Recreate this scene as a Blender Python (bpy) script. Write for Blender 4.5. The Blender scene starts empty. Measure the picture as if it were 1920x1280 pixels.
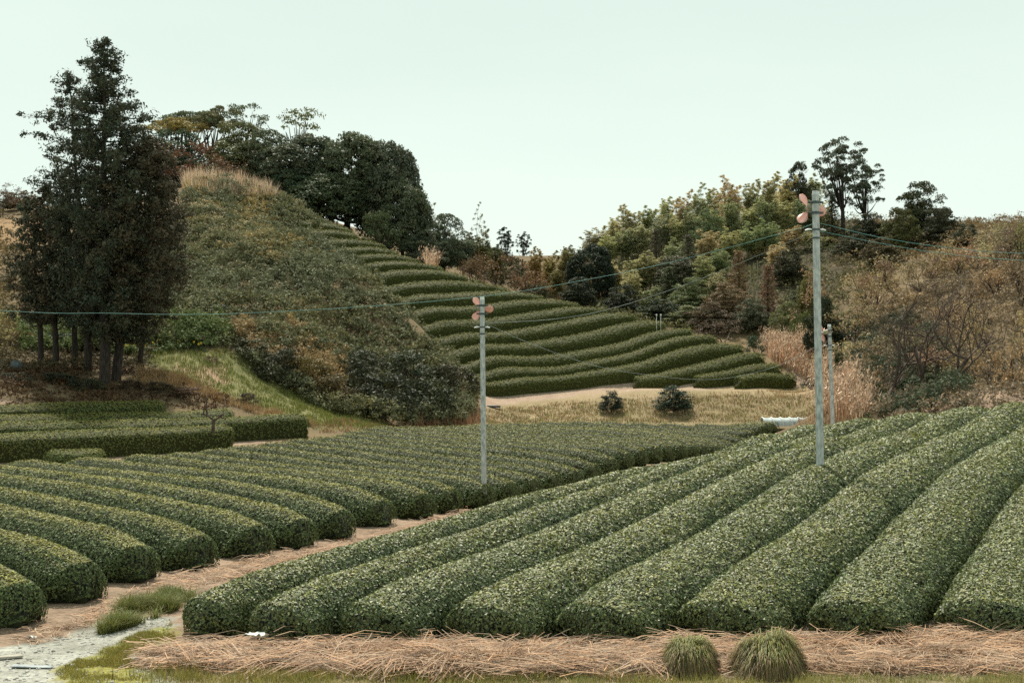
import bpy, math
import numpy as np
from mathutils import Vector

# ------------------------------------------------------------------ camera, sky, sun, exposure
F, HC = 2667.0, 4.72            # focal length in photo pixels (1920 wide), height of the eye
scene = bpy.context.scene
col = scene.collection
cam_d = bpy.data.cameras.new("camera")
cam_d.sensor_width = 36.0
cam_d.lens = F / 1920 * 36
cam_d.clip_start, cam_d.clip_end = 0.5, 6000
cam = bpy.data.objects.new("camera", cam_d)
cam.location = (0, 0, HC)
cam.rotation_euler = (math.radians(90), 0, 0)
col.objects.link(cam)
scene.camera = cam

SUN_EL, SUN_AZ = 57.0, -12.0    # sun behind the scene, a little to the left (azimuth from +Y, clockwise positive)
world = bpy.data.worlds.new("World")
scene.world = world
world.use_nodes = True
wn, wl = world.node_tree.nodes, world.node_tree.links
bg = wn["Background"]
bg.inputs["Strength"].default_value = 0.1
sky = wn.new("ShaderNodeTexSky")
sky.sky_type = 'NISHITA'
sky.sun_disc = False
sky.sun_elevation = math.radians(SUN_EL)
sky.sun_rotation = math.radians(SUN_AZ)
sky.air_density, sky.dust_density = 1.0, 3.0
tc = wn.new("ShaderNodeTexCoord")
sep = wn.new("ShaderNodeSeparateXYZ")
wl.new(tc.outputs["Generated"], sep.inputs[0])
ramp = wn.new("ShaderNodeValToRGB")      # veil of thin bright cloud, paler towards the horizon
ramp.color_ramp.elements[0].position = 0.0
ramp.color_ramp.elements[0].color = (0.885, 0.985, 0.885, 1)
ramp.color_ramp.elements[1].position = 0.45
ramp.color_ramp.elements[1].color = (0.65, 0.76, 0.705, 1)
e = ramp.color_ramp.elements.new(0.11); e.color = (0.84, 0.965, 0.87, 1)
e = ramp.color_ramp.elements.new(0.24); e.color = (0.735, 0.87, 0.79, 1)
cn = wn.new("ShaderNodeTexNoise"); cn.inputs["Scale"].default_value = 2.2; cn.inputs["Detail"].default_value = 5
cm_ = wn.new("ShaderNodeMapping"); cm_.inputs["Scale"].default_value = (1, 1, 3.5)
wl.new(tc.outputs["Generated"], cm_.inputs[0]); wl.new(cm_.outputs[0], cn.inputs["Vector"])
ca = wn.new("ShaderNodeMath"); ca.operation = 'MULTIPLY_ADD'; ca.inputs[1].default_value = .22; ca.inputs[2].default_value = -.11
wl.new(cn.outputs[0], ca.inputs[0])
cb_ = wn.new("ShaderNodeMath"); cb_.operation = 'ADD'
wl.new(sep.outputs["Z"], cb_.inputs[0]); wl.new(ca.outputs[0], cb_.inputs[1])
wl.new(cb_.outputs[0], ramp.inputs[0])
sc10 = wn.new("ShaderNodeVectorMath"); sc10.operation = 'SCALE'; sc10.inputs[3].default_value = 7.95
wl.new(ramp.outputs[0], sc10.inputs[0])
mixw = wn.new("ShaderNodeMix"); mixw.data_type = 'RGBA'; mixw.inputs[0].default_value = 0.96
wl.new(sky.outputs[0], mixw.inputs[6]); wl.new(sc10.outputs[0], mixw.inputs[7])
wl.new(mixw.outputs[2], bg.inputs["Color"])

sun_d = bpy.data.lights.new("sun", 'SUN')
sun_d.energy = 5.0
sun_d.angle = math.radians(3.0)
sun_d.color = (1.0, 0.93, 0.80)
sun = bpy.data.objects.new("sun", sun_d)
_el, _az = math.radians(SUN_EL), math.radians(SUN_AZ)
SUNV = Vector((math.sin(_az) * math.cos(_el), math.cos(_az) * math.cos(_el), math.sin(_el)))
sun.rotation_euler = SUNV.to_track_quat('Z', 'Y').to_euler()
col.objects.link(sun)

scene.view_settings.view_transform = 'Standard'
scene.view_settings.look = 'None'
scene.view_settings.exposure = 0.40
scene.view_settings.gamma = 1.0
scene.view_settings.use_curve_mapping = False
scene.render.engine = 'CYCLES'
scene.cycles.use_denoising = False
scene.cycles.max_bounces = 6
scene.cycles.transparent_max_bounces = 4
scene.cycles.caustics_reflective = False
scene.cycles.caustics_refractive = False

rng = np.random.RandomState(7)
TRIS = 0

# ------------------------------------------------------------------ helpers
def P(u, v, Y):
    return ((u - 960) / F * Y, Y, HC - (v - 640) / F * Y)

def pix(V):
    V = np.asarray(V, float)
    return 960 + V[:, 0] / V[:, 1] * F, 640 - (V[:, 2] - HC) / V[:, 1] * F

def inpoly(u, v, poly):
    inside = np.zeros(len(u), bool)
    n = len(poly)
    for i in range(n):
        x1, y1 = poly[i]; x2, y2 = poly[(i + 1) % n]
        if y1 == y2: continue
        c = ((y1 > v) != (y2 > v)) & (u < (x2 - x1) * (v - y1) / (y2 - y1) + x1)
        inside ^= c
    return inside

def unit(a):
    return a / (np.linalg.norm(a, axis=-1, keepdims=True) + 1e-9)

_tab = rng.rand(64, 64)
def vnoise(x, y):
    """smooth value noise, period 64"""
    x = np.asarray(x, float); y = np.asarray(y, float)
    xi = np.floor(x).astype(int); yi = np.floor(y).astype(int)
    fx = x - xi; fy = y - yi
    fx = fx * fx * (3 - 2 * fx); fy = fy * fy * (3 - 2 * fy)
    a = _tab[xi % 64, yi % 64]; b = _tab[(xi + 1) % 64, yi % 64]
    c = _tab[xi % 64, (yi + 1) % 64]; d = _tab[(xi + 1) % 64, (yi + 1) % 64]
    return (a * (1 - fx) + b * fx) * (1 - fy) + (c * (1 - fx) + d * fx) * fy

def fbm(x, y, o=3):
    s = 0; a = .5
    for i in range(o):
        s = s + a * vnoise(x * 2 ** i + 17 * i, y * 2 ** i + 31 * i); a *= .5
    return s / (1 - .5 ** o)

def mesh_from(name, parts, mats):
    """parts: list of (verts Nx3, faces Mxk, colours Nx3 or None, material index)"""
    global TRIS
    nv = 0; VS = []; LI = []; LS = []; MI = []; CS = []
    nl = 0
    for V, Fc, C, mi in parts:
        V = np.asarray(V, np.float32).reshape(-1, 3); Fc = np.asarray(Fc, np.int32)
        if len(Fc) == 0: continue
        k = Fc.shape[1]
        VS.append(V); LI.append((Fc + nv).ravel())
        LS.append(nl + np.arange(len(Fc)) * k)
        MI.append(np.full(len(Fc), mi, np.int32))
        CS.append(np.full((len(V), 3), .5, np.float32) if C is None else np.asarray(C, np.float32))
        nv += len(V); nl += Fc.size
        TRIS += len(Fc) * (k - 2)
    me = bpy.data.meshes.new(name)
    V = np.concatenate(VS); LI = np.concatenate(LI); LS = np.concatenate(LS); MI = np.concatenate(MI); CS = np.concatenate(CS)
    me.vertices.add(len(V)); me.vertices.foreach_set("co", V.ravel())
    me.loops.add(len(LI)); me.loops.foreach_set("vertex_index", LI.astype(np.int32))
    me.polygons.add(len(LS)); me.polygons.foreach_set("loop_start", LS.astype(np.int32))
    for m in mats: me.materials.append(m)
    me.polygons.foreach_set("material_index", MI)
    a = me.color_attributes.new("Col", 'FLOAT_COLOR', 'POINT')
    a.data.foreach_set("color", np.concatenate([CS, np.ones((len(CS), 1), np.float32)], 1).ravel())
    me.update(calc_edges=True)
    return me

def obj(name, me, parent=None, color=None, smooth=False):
    o = bpy.data.objects.new(name, me)
    col.objects.link(o)
    if parent is not None: o.parent = parent
    if color is not None: o.color = (*color, 1)
    if smooth: me.polygons.foreach_set("use_smooth", np.ones(len(me.polygons), bool))
    return o

def tag(o, label, cat, group=None, kind=None):
    if label: o["label"] = label
    if cat: o["category"] = cat
    if group: o["group"] = group
    if kind: o["kind"] = kind
    return o

def empty(name, loc, rz=0, scale=None):
    o = bpy.data.objects.new(name, None)
    o.empty_display_size = .3
    o.location = loc; o.rotation_euler = (0, 0, rz)
    if scale is not None: o.scale = scale
    col.objects.link(o)
    return o

def leaves(Pn, Nn, L, W, tilt=.6, tri=False, T=None, fold=.15, r=None, yel=.25, bri=(0., 1.)):
    """one small leaf face at each point; returns (V, F, C)"""
    r = r or rng
    n = len(Pn)
    N = unit(Nn + tilt * r.randn(n, 3))
    if T is None:
        T = r.randn(n, 3)
    T = unit(T - (T * N).sum(1, keepdims=True) * N)
    B = np.cross(N, T)
    s = (.7 + .6 * r.rand(n, 1))
    L = np.reshape(L, (-1, 1)) * s; W = np.reshape(W, (-1, 1)) * s
    if tri:
        V = np.stack([Pn - T * L / 2 - B * W * .5, Pn - T * L / 2 + B * W * .5 , Pn + T * L / 2], 1)
        k = 3
    else:
        V = np.stack([Pn - T * L / 2, Pn + B * W / 2 + N * W * fold, Pn + T * L / 2, Pn - B * W / 2 + N * W * fold], 1)
        k = 4
    C = np.stack([bri[0] + (bri[1] - bri[0]) * r.rand(n), np.clip(r.rand(n) * 2 * yel, 0, 1), r.rand(n)], 1)
    return V.reshape(-1, 3), np.arange(n * k).reshape(n, k), np.repeat(C, k, 0)

def tube(pts, rad, sides=6, cap=True):
    pts = np.asarray(pts, float); n = len(pts)
    rad = np.broadcast_to(np.asarray(rad, float), (n,))
    t = unit(np.gradient(pts, axis=0))
    ref = np.where(np.abs(t[:, 2:3]) > .9, np.array([[1., 0, 0]]), np.array([[0, 0, 1.]]))
    a = unit(np.cross(t, ref)); b = np.cross(t, a)
    th = np.arange(sides) / sides * 2 * np.pi
    V = pts[:, None] + rad[:, None, None] * (a[:, None] * np.cos(th)[None, :, None] + b[:, None] * np.sin(th)[None, :, None])
    V = V.reshape(-1, 3)
    i = np.arange(n - 1)[:, None] * sides; j = np.arange(sides)[None]; j2 = (j + 1) % sides
    Fq = np.stack([i + j, i + j2, i + sides + j2, i + sides + j], -1).reshape(-1, 4)
    if cap and sides == 4:
        Fq = np.concatenate([Fq, [[(n - 1) * 4 + q for q in range(4)]], [[3, 2, 1, 0]]])
    elif cap:
        V = np.concatenate([V, pts[:1], pts[-1:]]); c0, c1 = n * sides, n * sides + 1
        e0 = [[c0, c0, (q + 1) % sides, q] for q in range(sides)]
        Ft = np.array([[(n - 1) * sides + q, (n - 1) * sides + (q + 1) % sides, c1] for q in range(sides)])
        Fb = np.array([[(q + 1) % sides, q, c0] for q in range(sides)])
        return [(V, Fq), (V, np.concatenate([Ft, Fb]))]
    return [(V, Fq)]

def tubes(lst, sides=5, mi=0, cap=False):
    out = []
    off = 0; VV = []; FF = []
    for pts, rad in lst:
        for V, Fc in tube(pts, rad, sides, cap):
            if Fc.shape[1] == 4:
                VV.append(V); FF.append(Fc + off); off += len(V)
            else:
                out.append((V, Fc, None, mi))
    out.append((np.concatenate(VV), np.concatenate(FF), None, mi))
    return out

def box(c, s, rot=None):
    c = np.array(c, float); s = np.array(s, float) / 2
    V = np.array([[x, y, z] for x in (-1, 1) for y in (-1, 1) for z in (-1, 1)], float) * s
    if rot is not None: V = V @ np.array(rot).T
    Fq = np.array([[0, 1, 3, 2], [4, 6, 7, 5], [0, 4, 5, 1], [2, 3, 7, 6], [0, 2, 6, 4], [1, 5, 7, 3]])
    return V + c, Fq

# ------------------------------------------------------------------ materials
def new_mat(name):
    m = bpy.data.materials.new(name); m.use_nodes = True
    nt = m.node_tree
    return m, nt, nt.nodes, nt.links, nt.nodes["Principled BSDF"]

def leaf_mat(name, rough=.45, spec=.4, transl=.25, sec=(1.9, 1.45, .8), lo=.55, hi=1.5):
    """albedo = object's own leaf colour, varied leaf by leaf"""
    m, nt, N, L, b = new_mat(name)
    oi = N.new("ShaderNodeObjectInfo")
    at = N.new("ShaderNodeAttribute"); at.attribute_name = "Col"
    sp = N.new("ShaderNodeSeparateColor"); L.new(at.outputs["Color"], sp.inputs[0])
    mr = N.new("ShaderNodeMapRange"); mr.inputs[3].default_value = lo; mr.inputs[4].default_value = hi
    L.new(sp.outputs[0], mr.inputs[0])
    s1 = N.new("ShaderNodeVectorMath"); s1.operation = 'SCALE'
    L.new(oi.outputs["Color"], s1.inputs[0]); L.new(mr.outputs[0], s1.inputs[3])
    s2 = N.new("ShaderNodeVectorMath"); s2.operation = 'MULTIPLY'; s2.inputs[1].default_value = sec
    L.new(s1.outputs[0], s2.inputs[0])
    mx = N.new("ShaderNodeMix"); mx.data_type = 'RGBA'
    L.new(sp.outputs[1], mx.inputs[0]); L.new(s1.outputs[0], mx.inputs[6]); L.new(s2.outputs[0], mx.inputs[7])
    L.new(mx.outputs[2], b.inputs["Base Color"])
    b.inputs["Roughness"].default_value = rough
    b.inputs["Specular IOR Level"].default_value = spec
    if transl:
        tr = N.new("ShaderNodeBsdfTranslucent"); L.new(mx.outputs[2], tr.inputs[0])
        ms = N.new("ShaderNodeMixShader"); ms.inputs[0].default_value = transl
        L.new(b.outputs[0], ms.inputs[1]); L.new(tr.outputs[0], ms.inputs[2])
        L.new(ms.outputs[0], N["Material Output"].inputs[0])
    return m

def noise_mat(name, c1, c2, scale=6, rough=.9, spec=.2, bump=.0, detail=6, metal=0, stretch=None):
    m, nt, N, L, b = new_mat(name)
    tcn = N.new("ShaderNodeTexCoord")
    src = tcn.outputs["Object"]
    if stretch:
        mp = N.new("ShaderNodeMapping"); mp.inputs["Scale"].default_value = stretch
        L.new(src, mp.inputs[0]); src = mp.outputs[0]
    nz = N.new("ShaderNodeTexNoise"); nz.inputs["Scale"].default_value = scale; nz.inputs["Detail"].default_value = detail
    L.new(src, nz.inputs["Vector"])
    cr = N.new("ShaderNodeValToRGB")
    cr.color_ramp.elements[0].position = .35; cr.color_ramp.elements[1].position = .68
    cr.color_ramp.elements[0].color = (*c1, 1); cr.color_ramp.elements[1].color = (*c2, 1)
    L.new(nz.outputs[0], cr.inputs[0]); L.new(cr.outputs[0], b.inputs["Base Color"])
    b.inputs["Roughness"].default_value = rough; b.inputs["Specular IOR Level"].default_value = spec
    b.inputs["Metallic"].default_value = metal
    if bump:
        bp = N.new("ShaderNodeBump"); bp.inputs["Strength"].default_value = bump
        L.new(nz.outputs[0], bp.inputs["Height"]); L.new(bp.outputs[0], b.inputs["Normal"])
    return m

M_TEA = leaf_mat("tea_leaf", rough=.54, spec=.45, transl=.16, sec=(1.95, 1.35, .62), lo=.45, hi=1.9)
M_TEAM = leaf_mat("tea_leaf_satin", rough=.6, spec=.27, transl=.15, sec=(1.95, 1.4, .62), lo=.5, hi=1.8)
M_TEAF = leaf_mat("tea_leaf_matte", rough=.68, spec=.10, transl=.1, sec=(1.7, 1.2, .65), lo=.6, hi=1.4)
M_SCRUB = leaf_mat("scrub_leaf", rough=.7, spec=.14, transl=.2, sec=(1.4, 1.14, .8))
M_LEAF = leaf_mat("tree_leaf", rough=.6, spec=.2, transl=.22, sec=(1.5, 1.2, .8))
M_NEEDLE = leaf_mat("needle", rough=.65, spec=.12, transl=.1, sec=(1.55, 1.08, .85))
M_BAMBOO = leaf_mat("bamboo_leaf", rough=.5, spec=.3, transl=.5, sec=(1.3, 1.06, .8), lo=.7, hi=1.35)
M_GRASS = leaf_mat("grass_blade", rough=.6, spec=.25, transl=.25, sec=(1.45, 1.12, .85))
M_STRAW = leaf_mat("dry_straw", rough=.7, spec=.2, transl=.18, sec=(1.1, .85, .68), lo=.28, hi=1.5)
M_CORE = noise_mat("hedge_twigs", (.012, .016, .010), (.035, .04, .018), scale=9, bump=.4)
M_BARK = noise_mat("bark", (.025, .02, .016), (.075, .058, .045), scale=5, bump=.5, stretch=(3, 3, .6))
M_TWIG = noise_mat("twig_bark", (.05, .036, .028), (.13, .1, .08), scale=8)
M_PALE = noise_mat("bamboo_culm", (.16, .17, .08), (.3, .27, .17), scale=6)
M_CONC = noise_mat("weathered_concrete", (.30, .325, .315), (.58, .61, .59), scale=9, bump=.25, detail=8, stretch=(2, 2, .7))
M_STEEL = noise_mat("dark_steel", (.03, .05, .05), (.09, .11, .105), scale=20, rough=.5, spec=.4)
M_GALV = noise_mat("galvanised_steel", (.4, .42, .41), (.62, .64, .62), scale=14, rough=.45, spec=.5)
M_WHITE = noise_mat("white_plastic", (.62, .66, .62), (.8, .82, .78), scale=10, rough=.5, spec=.4)
M_MOTOR = noise_mat("motor_casing", (.26, .25, .17), (.4, .38, .28), scale=12, rough=.5)
M_BLADE = noise_mat("fan_blade", (.78, .32, .24), (.86, .50, .42), scale=4, rough=.35, spec=.5)
M_WIRE = noise_mat("cable", (.05, .20, .19), (.16, .36, .33), scale=1.5, rough=.5, spec=.4)
M_WIRE2 = noise_mat("grey_cable", (.16, .2, .2), (.34, .38, .36), scale=1.5, rough=.5, spec=.4)
M_BOARD = noise_mat("weathered_board", (.25, .23, .19), (.45, .42, .36), scale=5, stretch=(1, 8, 8))
M_PLATE = noise_mat("grey_plate", (.22, .25, .26), (.38, .42, .42), scale=8, rough=.6)
M_FILM = noise_mat("tunnel_film", (.36, .42, .42), (.5, .55, .55), scale=5, rough=.35, spec=.5)
M_PETAL = noise_mat("yellow_petal", (.75, .5, .04), (.85, .62, .08), scale=9)

# ------------------------------------------------------------------ terrain
CP = []                         # ground control points (x, y, z)
def g(u, v, Y, dz=0):
    x, y, z = P(u, v, Y); CP.append((x, y, z + dz))

for x in (-40, -14, -8, -4, 0, 5, 10, 16, 40):
    for y in (-25, 8, 15, 19.5): CP.append((x, y, 0.0))
for x in (-6, -2, 2, 6, 10, 14): CP.append((x, 22.2, 0.0))
# right field
for y, lst in {28: [(-2.2, .06), (2, .2), (7, .42), (13, .5)],
               33: [(0.3, .25), (4, .58), (8, .92), (14, .95), (20, .9)],
               40: [(4, .42), (8, 1.05), (14, 1.25), (20, 1.2)],
               51: [(9.2, .62), (13, 1.2), (19, 1.8), (26, 2.0)],
               57: [(12, .2), (18, 1.0), (25, 1.6)],
               66: [(15, -.3), (22, .6), (30, 1.9)]}.items():
    for x, z in lst: CP.append((x, y, z))
# path and left field
for x, y, z in [(-6.2, 25, 0), (-4, 30, -.04), (-2, 34, -.08), (.2, 39, -.12), (2.6, 44, -.2), (6.5, 51, -.22), (11, 62, -.4), (15, 72, -.6),
                (-10, 24, .06), (-9, 30, .05), (-14, 34, .10), (-6, 40, -.06), (-14, 46, -.2), (-8, 54, -.26), (2, 56, -.35), (-2, 66, -.5),
                (6, 70, -.55), (14, 80, -.7), (4, 80, -.7), (-3, 80, -.65), (-20, 44, -.08), (-30, 40, 0)]:
    CP.append((x, y, z))
# tea block at the left
for x, y, z in [(-20.3, 56.4, .05), (-16, 60, -.02), (-12.1, 64, .02), (-21, 58.3, .37), (-13.4, 65.4, .2), (-9.7, 69, .17), (-21.7, 60.3, .72),
                (-13.3, 68.1, .6), (-22.4, 62.2, 1.0), (-16.5, 67.7, 1.02), (-30, 52, .3), (-32, 56, 1.2), (-7.5, 74, -.1)]:
    CP.append((x, y, z))
# cedar bank, grass slope
for a in [(0, 745, 66), (60, 715, 70), (200, 720, 73), (300, 725, 72.5), (300, 690, 76), (450, 692, 80), (400, 722, 75), (500, 757, 74), (600, 792, 73.5),
          (700, 802, 76.5), (430, 757, 71.5), (0, 640, 82), (0, 580, 95), (140, 650, 82), (30, 425, 120), (-300, 600, 90), (-300, 420, 125), (200, 600, 92)]:
    g(*a)
# scrub hill
for a in [(300, 650, 81), (440, 642, 83.5), (480, 702, 81), (600, 764, 80), (700, 798, 79), (800, 803, 82), (890, 788, 86), (600, 610, 92), (700, 620, 92.5),
          (800, 665, 93), (885, 730, 94.5), (450, 565, 92), (370, 600, 87), (560, 490, 102), (645, 500, 107), (450, 460, 105), (370, 410, 112),
          (440, 362, 122), (360, 352, 122), (535, 392, 122), (300, 420, 112), (720, 560, 103), (810, 640, 97.5), (660, 530, 104)]:
    g(*a)
# foot of the terraces: grass bank, straw strip
for a in [(920, 788, 88), (1100, 786, 88), (1250, 786, 88), (1400, 787, 88), (1520, 787, 88), (930, 752, 95), (1180, 728, 95), (1300, 728, 94.5), (1430, 732, 94.5), (1520, 732, 95),
          (1590, 780, 84)]:
    g(*a)
# terrace rows: crest pixels (left to right) and row number; hedge stands 0.85 m high there
HH = .85
HILL = {
 -3: [(1377, 708), (1400, 702), (1440, 699), (1493, 700)],
 -2: [(1300, 704), (1340, 698), (1400, 689), (1440, 681), (1467, 684)],
 -1: [(1187, 708), (1230, 703), (1300, 690), (1360, 674), (1410, 661), (1435, 664)],
 0: [(912, 718), (973, 710), (1073, 703), (1173, 686), (1273, 658), (1340, 646), (1397, 648)],
 1: [(860, 702), (920, 695), (973, 690), (1107, 677), (1200, 655), (1273, 633), (1320, 627), (1348, 632)],
 2: [(830, 680), (900, 675), (973, 670), (1073, 663), (1173, 645), (1250, 620), (1303, 618)],
 3: [(815, 656), (880, 651), (940, 647), (1040, 637), (1140, 617), (1207, 602), (1252, 604)],
 4: [(790, 634), (850, 630), (907, 626), (1007, 614), (1107, 595), (1165, 587), (1196, 592)],
 5: [(762, 610), (820, 605), (873, 602), (973, 592), (1040, 582), (1100, 575), (1140, 580)],
 6: [(735, 585), (790, 581), (840, 578), (940, 569), (1007, 563), (1057, 563), (1090, 572)],
 7: [(710, 565), (760, 559), (807, 553), (873, 551), (940, 547), (990, 549), (1025, 558)],
 8: [(692, 543), (740, 537), (790, 532), (873, 529), (923, 533), (960, 544)],
 9: [(678, 516), (720, 511), (757, 508), (807, 506), (847, 511), (882, 521)],
 10: [(660, 498), (700, 494), (740, 491), (783, 493), (835, 503)],
 11: [(645, 482), (680, 478), (710, 477), (750, 479), (790, 488)],
 12: [(630, 468), (665, 464), (695, 464), (727, 467), (752, 474)],
 13: [(612, 452), (645, 449), (675, 450), (700, 453), (726, 461)],
 14: [(600, 434), (625, 431), (650, 434), (676, 444)],
 15: [(575, 415), (605, 417), (635, 424), (668, 436)],
 16: [(540, 392), (575, 400), (610, 412), (660, 432)],
}
def rowY(k, u): return 97.5 + 1.7 * k + (u - 910) * .0113
for k, pts in HILL.items():
    for (u, v) in pts:
        g(u, v, rowY(k, u), -HH)
# plateau, saddle and wooded hills behind
for a in [(600, 418, 133), (700, 458, 131), (760, 484, 130), (450, 378, 136), (330, 372, 136), (500, 384, 155), (850, 520, 135), (950, 545, 140), (1040, 560, 135),
          (1100, 565, 128), (1200, 590, 122), (1300, 606, 117), (1400, 622, 114), (1480, 632, 112), (1200, 505, 140), (1350, 470, 142), (1500, 450, 142),
          (1600, 452, 138), (1300, 440, 165), (1500, 405, 165), (1700, 472, 128), (1780, 480, 118), (1850, 530, 95), (1920, 570, 78), (1920, 490, 90),
          (1700, 600, 90), (1650, 690, 80), (1600, 745, 75), (1700, 750, 69), (1800, 750, 65), (1920, 735, 62), (1450, 665, 107), (1530, 722, 97),
          (1570, 640, 100), (2100, 560, 75), (2250, 720, 55), (2150, 460, 95), (1000, 540, 190), (700, 470, 190), (1400, 450, 210), (200, 420, 170), (1850, 478, 150),
          (-300, 420, 190), (2200, 430, 160)]:
    g(*a)
CP = np.array(CP)
_c2 = 2.5 ** 2
def _phi(A, B):
    d2 = ((A[:, None, :2] - B[None, :, :2]) ** 2).sum(-1)
    return np.sqrt(d2 + _c2)
_n = len(CP)
_A = np.zeros((_n + 3, _n + 3))
_A[:_n, :_n] = _phi(CP, CP) - .05 * np.eye(_n)
_A[:_n, _n] = 1; _A[:_n, _n + 1:] = CP[:, :2]; _A[_n, :_n] = 1; _A[_n + 1:, :_n] = CP[:, :2].T
_w = np.linalg.solve(_A, np.concatenate([CP[:, 2], [0, 0, 0]]))
def ground(x, y):
    x = np.atleast_1d(np.asarray(x, float)); y = np.atleast_1d(np.asarray(y, float))
    out = np.empty(len(x))
    for i in range(0, len(x), 20000):
        q = np.stack([x[i:i + 20000], y[i:i + 20000]], 1)
        yy = np.clip(q[:, 1], -25, 215); lim = .62 * np.maximum(yy, 30)
        xx = np.clip(q[:, 0], -lim, lim)
        qq = np.stack([xx, yy], 1)
        z = _phi(qq, CP) @ _w[:_n] + _w[_n] + qq @ _w[_n + 1:]
        out[i:i + 20000] = z
    return np.clip(out, -3, 24)

ys = np.concatenate([np.arange(-30, 12, 3.0), 12 * 1.0122 ** np.arange(0, 250), 12 * 1.0122 ** 249 * 1.06 ** np.arange(1, 38)])
NX = 300
ss = np.linspace(-1, 1, NX)
hw = np.maximum(26, .58 * ys + 8)
GX = hw[:, None] * ss[None]; GY = np.repeat(ys[:, None], NX, 1)
gx, gy = GX.ravel(), GY.ravel()
gz = ground(gx, gy)
def micro(x, y):
    return (.05 * (fbm(x * 1.3, y * 1.3) - .5) + .03 * (fbm(x * 5, y * 5) - .5)) * np.clip(60 / np.maximum(y, 1), .5, 1)
gz = gz + micro(gx, gy)
def GZ(x, y):
    x = np.atleast_1d(np.asarray(x, float)); y = np.atleast_1d(np.asarray(y, float))
    return ground(x, y) + micro(x, y)

gyc = np.maximum(gy, 5)
gu = 960 + gx / gyc * F; gv = 640 - (gz - HC) / gyc * F
nz1 = fbm(gx * .35, gy * .35, 4); nz2 = fbm(gx * 1.7 + 9, gy * 1.7, 4); nz3 = fbm(gx * .08 + 3, gy * .08, 3)
ju = gu + 20 * (nz2 - .5); jv = gv + 16 * (nz1 - .5)
C = np.zeros((len(gx), 3))
def lerp(a, b, t): return np.array(a)[None] * (1 - t[:, None]) + np.array(b)[None] * t[:, None]
C[:] = lerp((.17, .118, .082), (.35, .255, .18), np.clip(nz2 * 1.4 - .2, 0, 1))                                     # dry mulch
far = gy > 66
C[far] = lerp((.10, .075, .045), (.22, .16, .085), nz1)[far]                             # dead grass, leaf litter
def zone(poly, y0, y1, a, b, n, keep=None):
    m = inpoly(ju, jv, poly) & (gy > y0) & (gy < y1)
    if keep is not None: m &= keep
    C[m] = lerp(a, b, n)[m]
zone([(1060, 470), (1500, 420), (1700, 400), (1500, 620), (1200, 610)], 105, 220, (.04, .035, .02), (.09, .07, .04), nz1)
zone([(230, 660), (470, 655), (560, 712), (720, 790), (740, 812), (590, 804), (480, 762), (400, 745), (330, 705)], 66, 90, (.12, .13, .05), (.22, .20, .09), nz2)
zone([(330, 690), (420, 690), (440, 722), (380, 720)], 66, 84, (.27, .18, .11), (.36, .26, .17), nz2)
zone([(900, 742), (1500, 716), (1640, 700), (1640, 800), (1440, 800), (890, 800)], 84, 100, (.18, .15, .07), (.36, .27, .17), nz1)
zone([(905, 728), (1180, 700), (1290, 695), (1500, 703), (1530, 722), (1400, 728), (1180, 733), (930, 760), (900, 765)], 90, 103, (.27, .195, .14), (.41, .305, .225), nz2)
zone([(-300, 405), (80, 412), (80, 470), (-300, 480)], 100, 140, (.24, .15, .075), (.33, .22, .12), nz2)
zone([(-200, 560), (40, 580), (60, 640), (-200, 660)], 76, 110, (.12, .13, .04), (.22, .19, .06), nz2)
track = inpoly(ju, jv, [(-700, 1225), (0, 1212), (130, 1182), (310, 1128), (330, 1195), (255, 1235), (330, 1275), (2400, 1290), (2400, 1700), (-900, 1700)]) & (gy < 24.5) & (gy > 2)
C[track] = lerp((.21, .205, .165), (.44, .44, .39), np.clip(nz2 * 1.7 - .35, 0, 1))[track]
mid = inpoly(ju, jv, [(100, 1262), (150, 1235), (320, 1165), (330, 1200), (240, 1232), (300, 1300), (120, 1300)]) & (gy < 24.5) & (gy > 15)
C[mid & (nz2 > .28)] = lerp((.17, .19, .05), (.30, .27, .08), nz1)[mid & (nz2 > .28)]
verge = (gy < 20.4) & (gy > 5) & (gu > 330)
C[verge] = lerp((.14, .12, .06), (.28, .22, .13), nz2)[verge]
near = gy <= 5
C[near] = (.3, .3, .26)
idx = np.arange(len(ys) * NX).reshape(len(ys), NX)
GF = np.stack([idx[:-1, :-1], idx[:-1, 1:], idx[1:, 1:], idx[1:, :-1]], -1).reshape(-1, 4)

m, nt, N, L, b = new_mat("ground_cover")
at = N.new("ShaderNodeAttribute"); at.attribute_name = "Col"
tcn = N.new("ShaderNodeTexCoord")
n1 = N.new("ShaderNodeTexNoise"); n1.inputs["Scale"].default_value = 9; n1.inputs["Detail"].default_value = 8; n1.inputs["Roughness"].default_value = .7
L.new(tcn.outputs["Object"], n1.inputs["Vector"])
mr = N.new("ShaderNodeMapRange"); mr.inputs[1].default_value = .3; mr.inputs[2].default_value = .7; mr.inputs[3].default_value = .55; mr.inputs[4].default_value = 1.35
L.new(n1.outputs[0], mr.inputs[0])
s1 = N.new("ShaderNodeVectorMath"); s1.operation = 'SCALE'
L.new(at.outputs["Color"], s1.inputs[0]); L.new(mr.outputs[0], s1.inputs[3]); L.new(s1.outputs[0], b.inputs["Base Color"])
bp = N.new("ShaderNodeBump"); bp.inputs["Strength"].default_value = .7; bp.inputs["Distance"].default_value = .08
L.new(n1.outputs[0], bp.inputs["Height"]); L.new(bp.outputs[0], b.inputs["Normal"])
b.inputs["Roughness"].default_value = .95; b.inputs["Specular IOR Level"].default_value = .15
M_GROUND = m
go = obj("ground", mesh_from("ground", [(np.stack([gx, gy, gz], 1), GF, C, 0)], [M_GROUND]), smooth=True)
go["kind"] = "structure"

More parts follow.
